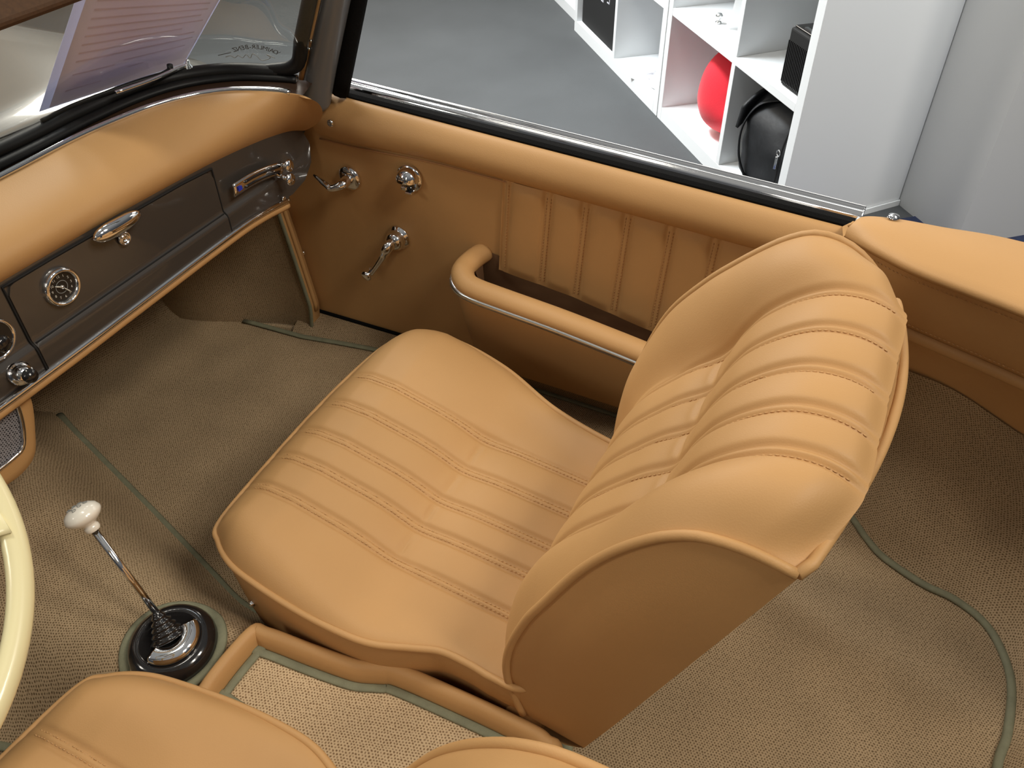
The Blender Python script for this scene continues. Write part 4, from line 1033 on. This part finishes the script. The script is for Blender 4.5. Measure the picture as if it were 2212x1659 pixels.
def kp(a_, b_):
    r2 = math.hypot(a_, b_); h = .0170 * math.sqrt(max(0, 1 - (r2 / .0315) ** 2)) ; return pk + kx * a_ + ky * b_ + kz * (h + .0002)
gr = []
for a_ in (-.010, 0, .010): gr.append(tube([kp(a_, t) for t in np.linspace(-.0065, .0065, 7)], .0005, 5))
gr.append(tube([kp(t, 0) for t in np.linspace(-.010, .010, 9)], .0005, 5))
for a_, b_ in ((-.010, .009), (-.010, -.009), (0, .009), (0, -.009), (.010, .009), (.010, -.009)):
    gr.append(tube([kp(a_ + .0028 * math.cos(t), b_ + .0028 * math.sin(t)) for t in np.linspace(0, 2 * PI, 14)], .0005, 5))
mk('shift_pattern', join(*gr), M['ink'], gl)
rg = [bc + np.array([math.cos(t) * .076 * (1.1 if math.cos(t - 2.2) > .9 else 1), math.sin(t) * .076, 0]) for t in np.linspace(0, 2 * PI, 60)[:-1]]
rg = [np.array([p[0], p[1], tzs(p[0], p[1]) + .004]) for p in rg]
mk('boot_binding', tube(rg, [(.004, .009)] * len(rg), 8, True), M['green'], tn)

# ------------------------------------------------------------------ console tray
ct = thing('console_tray', 'tan leather rimmed tray with woven mat between the seats', 'tray', (.42, .46, .38))
ctr_ = [(.475, .726), (.488, .700), (.495, .62), (.501, .560), (.506, .530), (.518, .500), (.527, .470), (.531, .35), (.531, .250), (.526, .215), (.505, .193)]
cl = ctr_ + [(.84 - a_, b_) for a_, b_ in ctr_[::-1]]
cl = spline([(a_ , b_, .42) for a_, b_ in cl], 6, True)
cen = np.array([.42, .46])
prf = [(.010, -.075), (.011, -.02), (.008, -.004), (.002, .003), (-.006, .003), (-.012, -.003), (-.016, -.014), (-.020, -.045)]
nrm = np.array([np.r_[np.cross(np.r_[(np.roll(cl, -1, 0) - np.roll(cl, 1, 0))[i][:2], 0], (0, 0, 1))[:2]] for i in range(len(cl))]); nrm /= np.linalg.norm(nrm, axis=1)[:, None]
if nrm[0].dot(cl[0][:2] - cen) < 0: nrm = -nrm
rows = [[(cl[i][0] + nrm[i][0] * a_, cl[i][1] + nrm[i][1] * a_, .42 + b_) for a_, b_ in prf] for i in range(len(cl))]
mk('rim', grid(np.array(rows), close_u=True), M['leather'], ct)
ins = np.array([[cl[i][0] - nrm[i][0] * .026, cl[i][1] - nrm[i][1] * .026, .392] for i in range(len(cl))])
mk('mat_binding', tube(ins, [(.003, .0075)] * len(ins), 8, True), M['green'], ct)
rows = []; uv = []
for i in range(len(ins)):
    r = []
    for t in np.linspace(0, 1, 6): p = np.array([.42, ins[i][1], .390]) * t + ins[i] * (1 - t); p[2] = .390; r.append(p); uv.append((p[1], p[0]))
    rows.append(r)
mk('woven_mat', grid(np.array(rows), close_u=True), M['carpet_row'], ct, uv=uv)
mk('base', box((.42, .46, .36), (.17, .48, .04)), M['matt_black'], ct, smooth=False)

# ------------------------------------------------------------------ steering wheel
sw = thing('steering_wheel', 'cream steering wheel rim with a spoke at the left edge', 'steering wheel', (0, .82, 1.02))
th = math.radians(30); R_ = .28; cw = np.array([.008, .82, 1.02])
def wp_(a_, r): return cw + np.array([math.cos(a_) * r, math.sin(a_) * r * math.cos(th), math.sin(a_) * r * math.sin(th)])
mk('rim', tube([wp_(a_, R_) for a_ in np.linspace(0, 2 * PI, 120)[:-1]], .0125, 16, True), M['cream'], sw)
for a_ in (-.43, PI + .43):
    pt = np.array([wp_(a_, r) + np.array([0, 0, -.02 * math.sin(PI * (r - .04) / .24)]) for r in np.linspace(.03, R_ - .004, 16)])
    mk('spoke', tube(pt, [(.008, b_) for b_ in np.interp(np.linspace(0, 1, 16), [0, .3, .8, 1], [.024, .018, .020, .040])], 12), M['cream'], sw)
nz = np.cross(wp_(0, 1) - cw, wp_(PI / 2, 1) - cw)
mk('hub', lathe([(0, -.03), (.04, -.03), (.05, -.01), (.048, .006), (.03, .014), (0, .016)], cw, tuple(nz), 40), M['cream'], sw)
mk('column', tube([cw - nz / np.linalg.norm(nz) * .03, cw - nz / np.linalg.norm(nz) * .50], .022, 16), M['matt_black'], sw)

for o in bpy.data.objects:
    if '_l' in o: del o['_l']
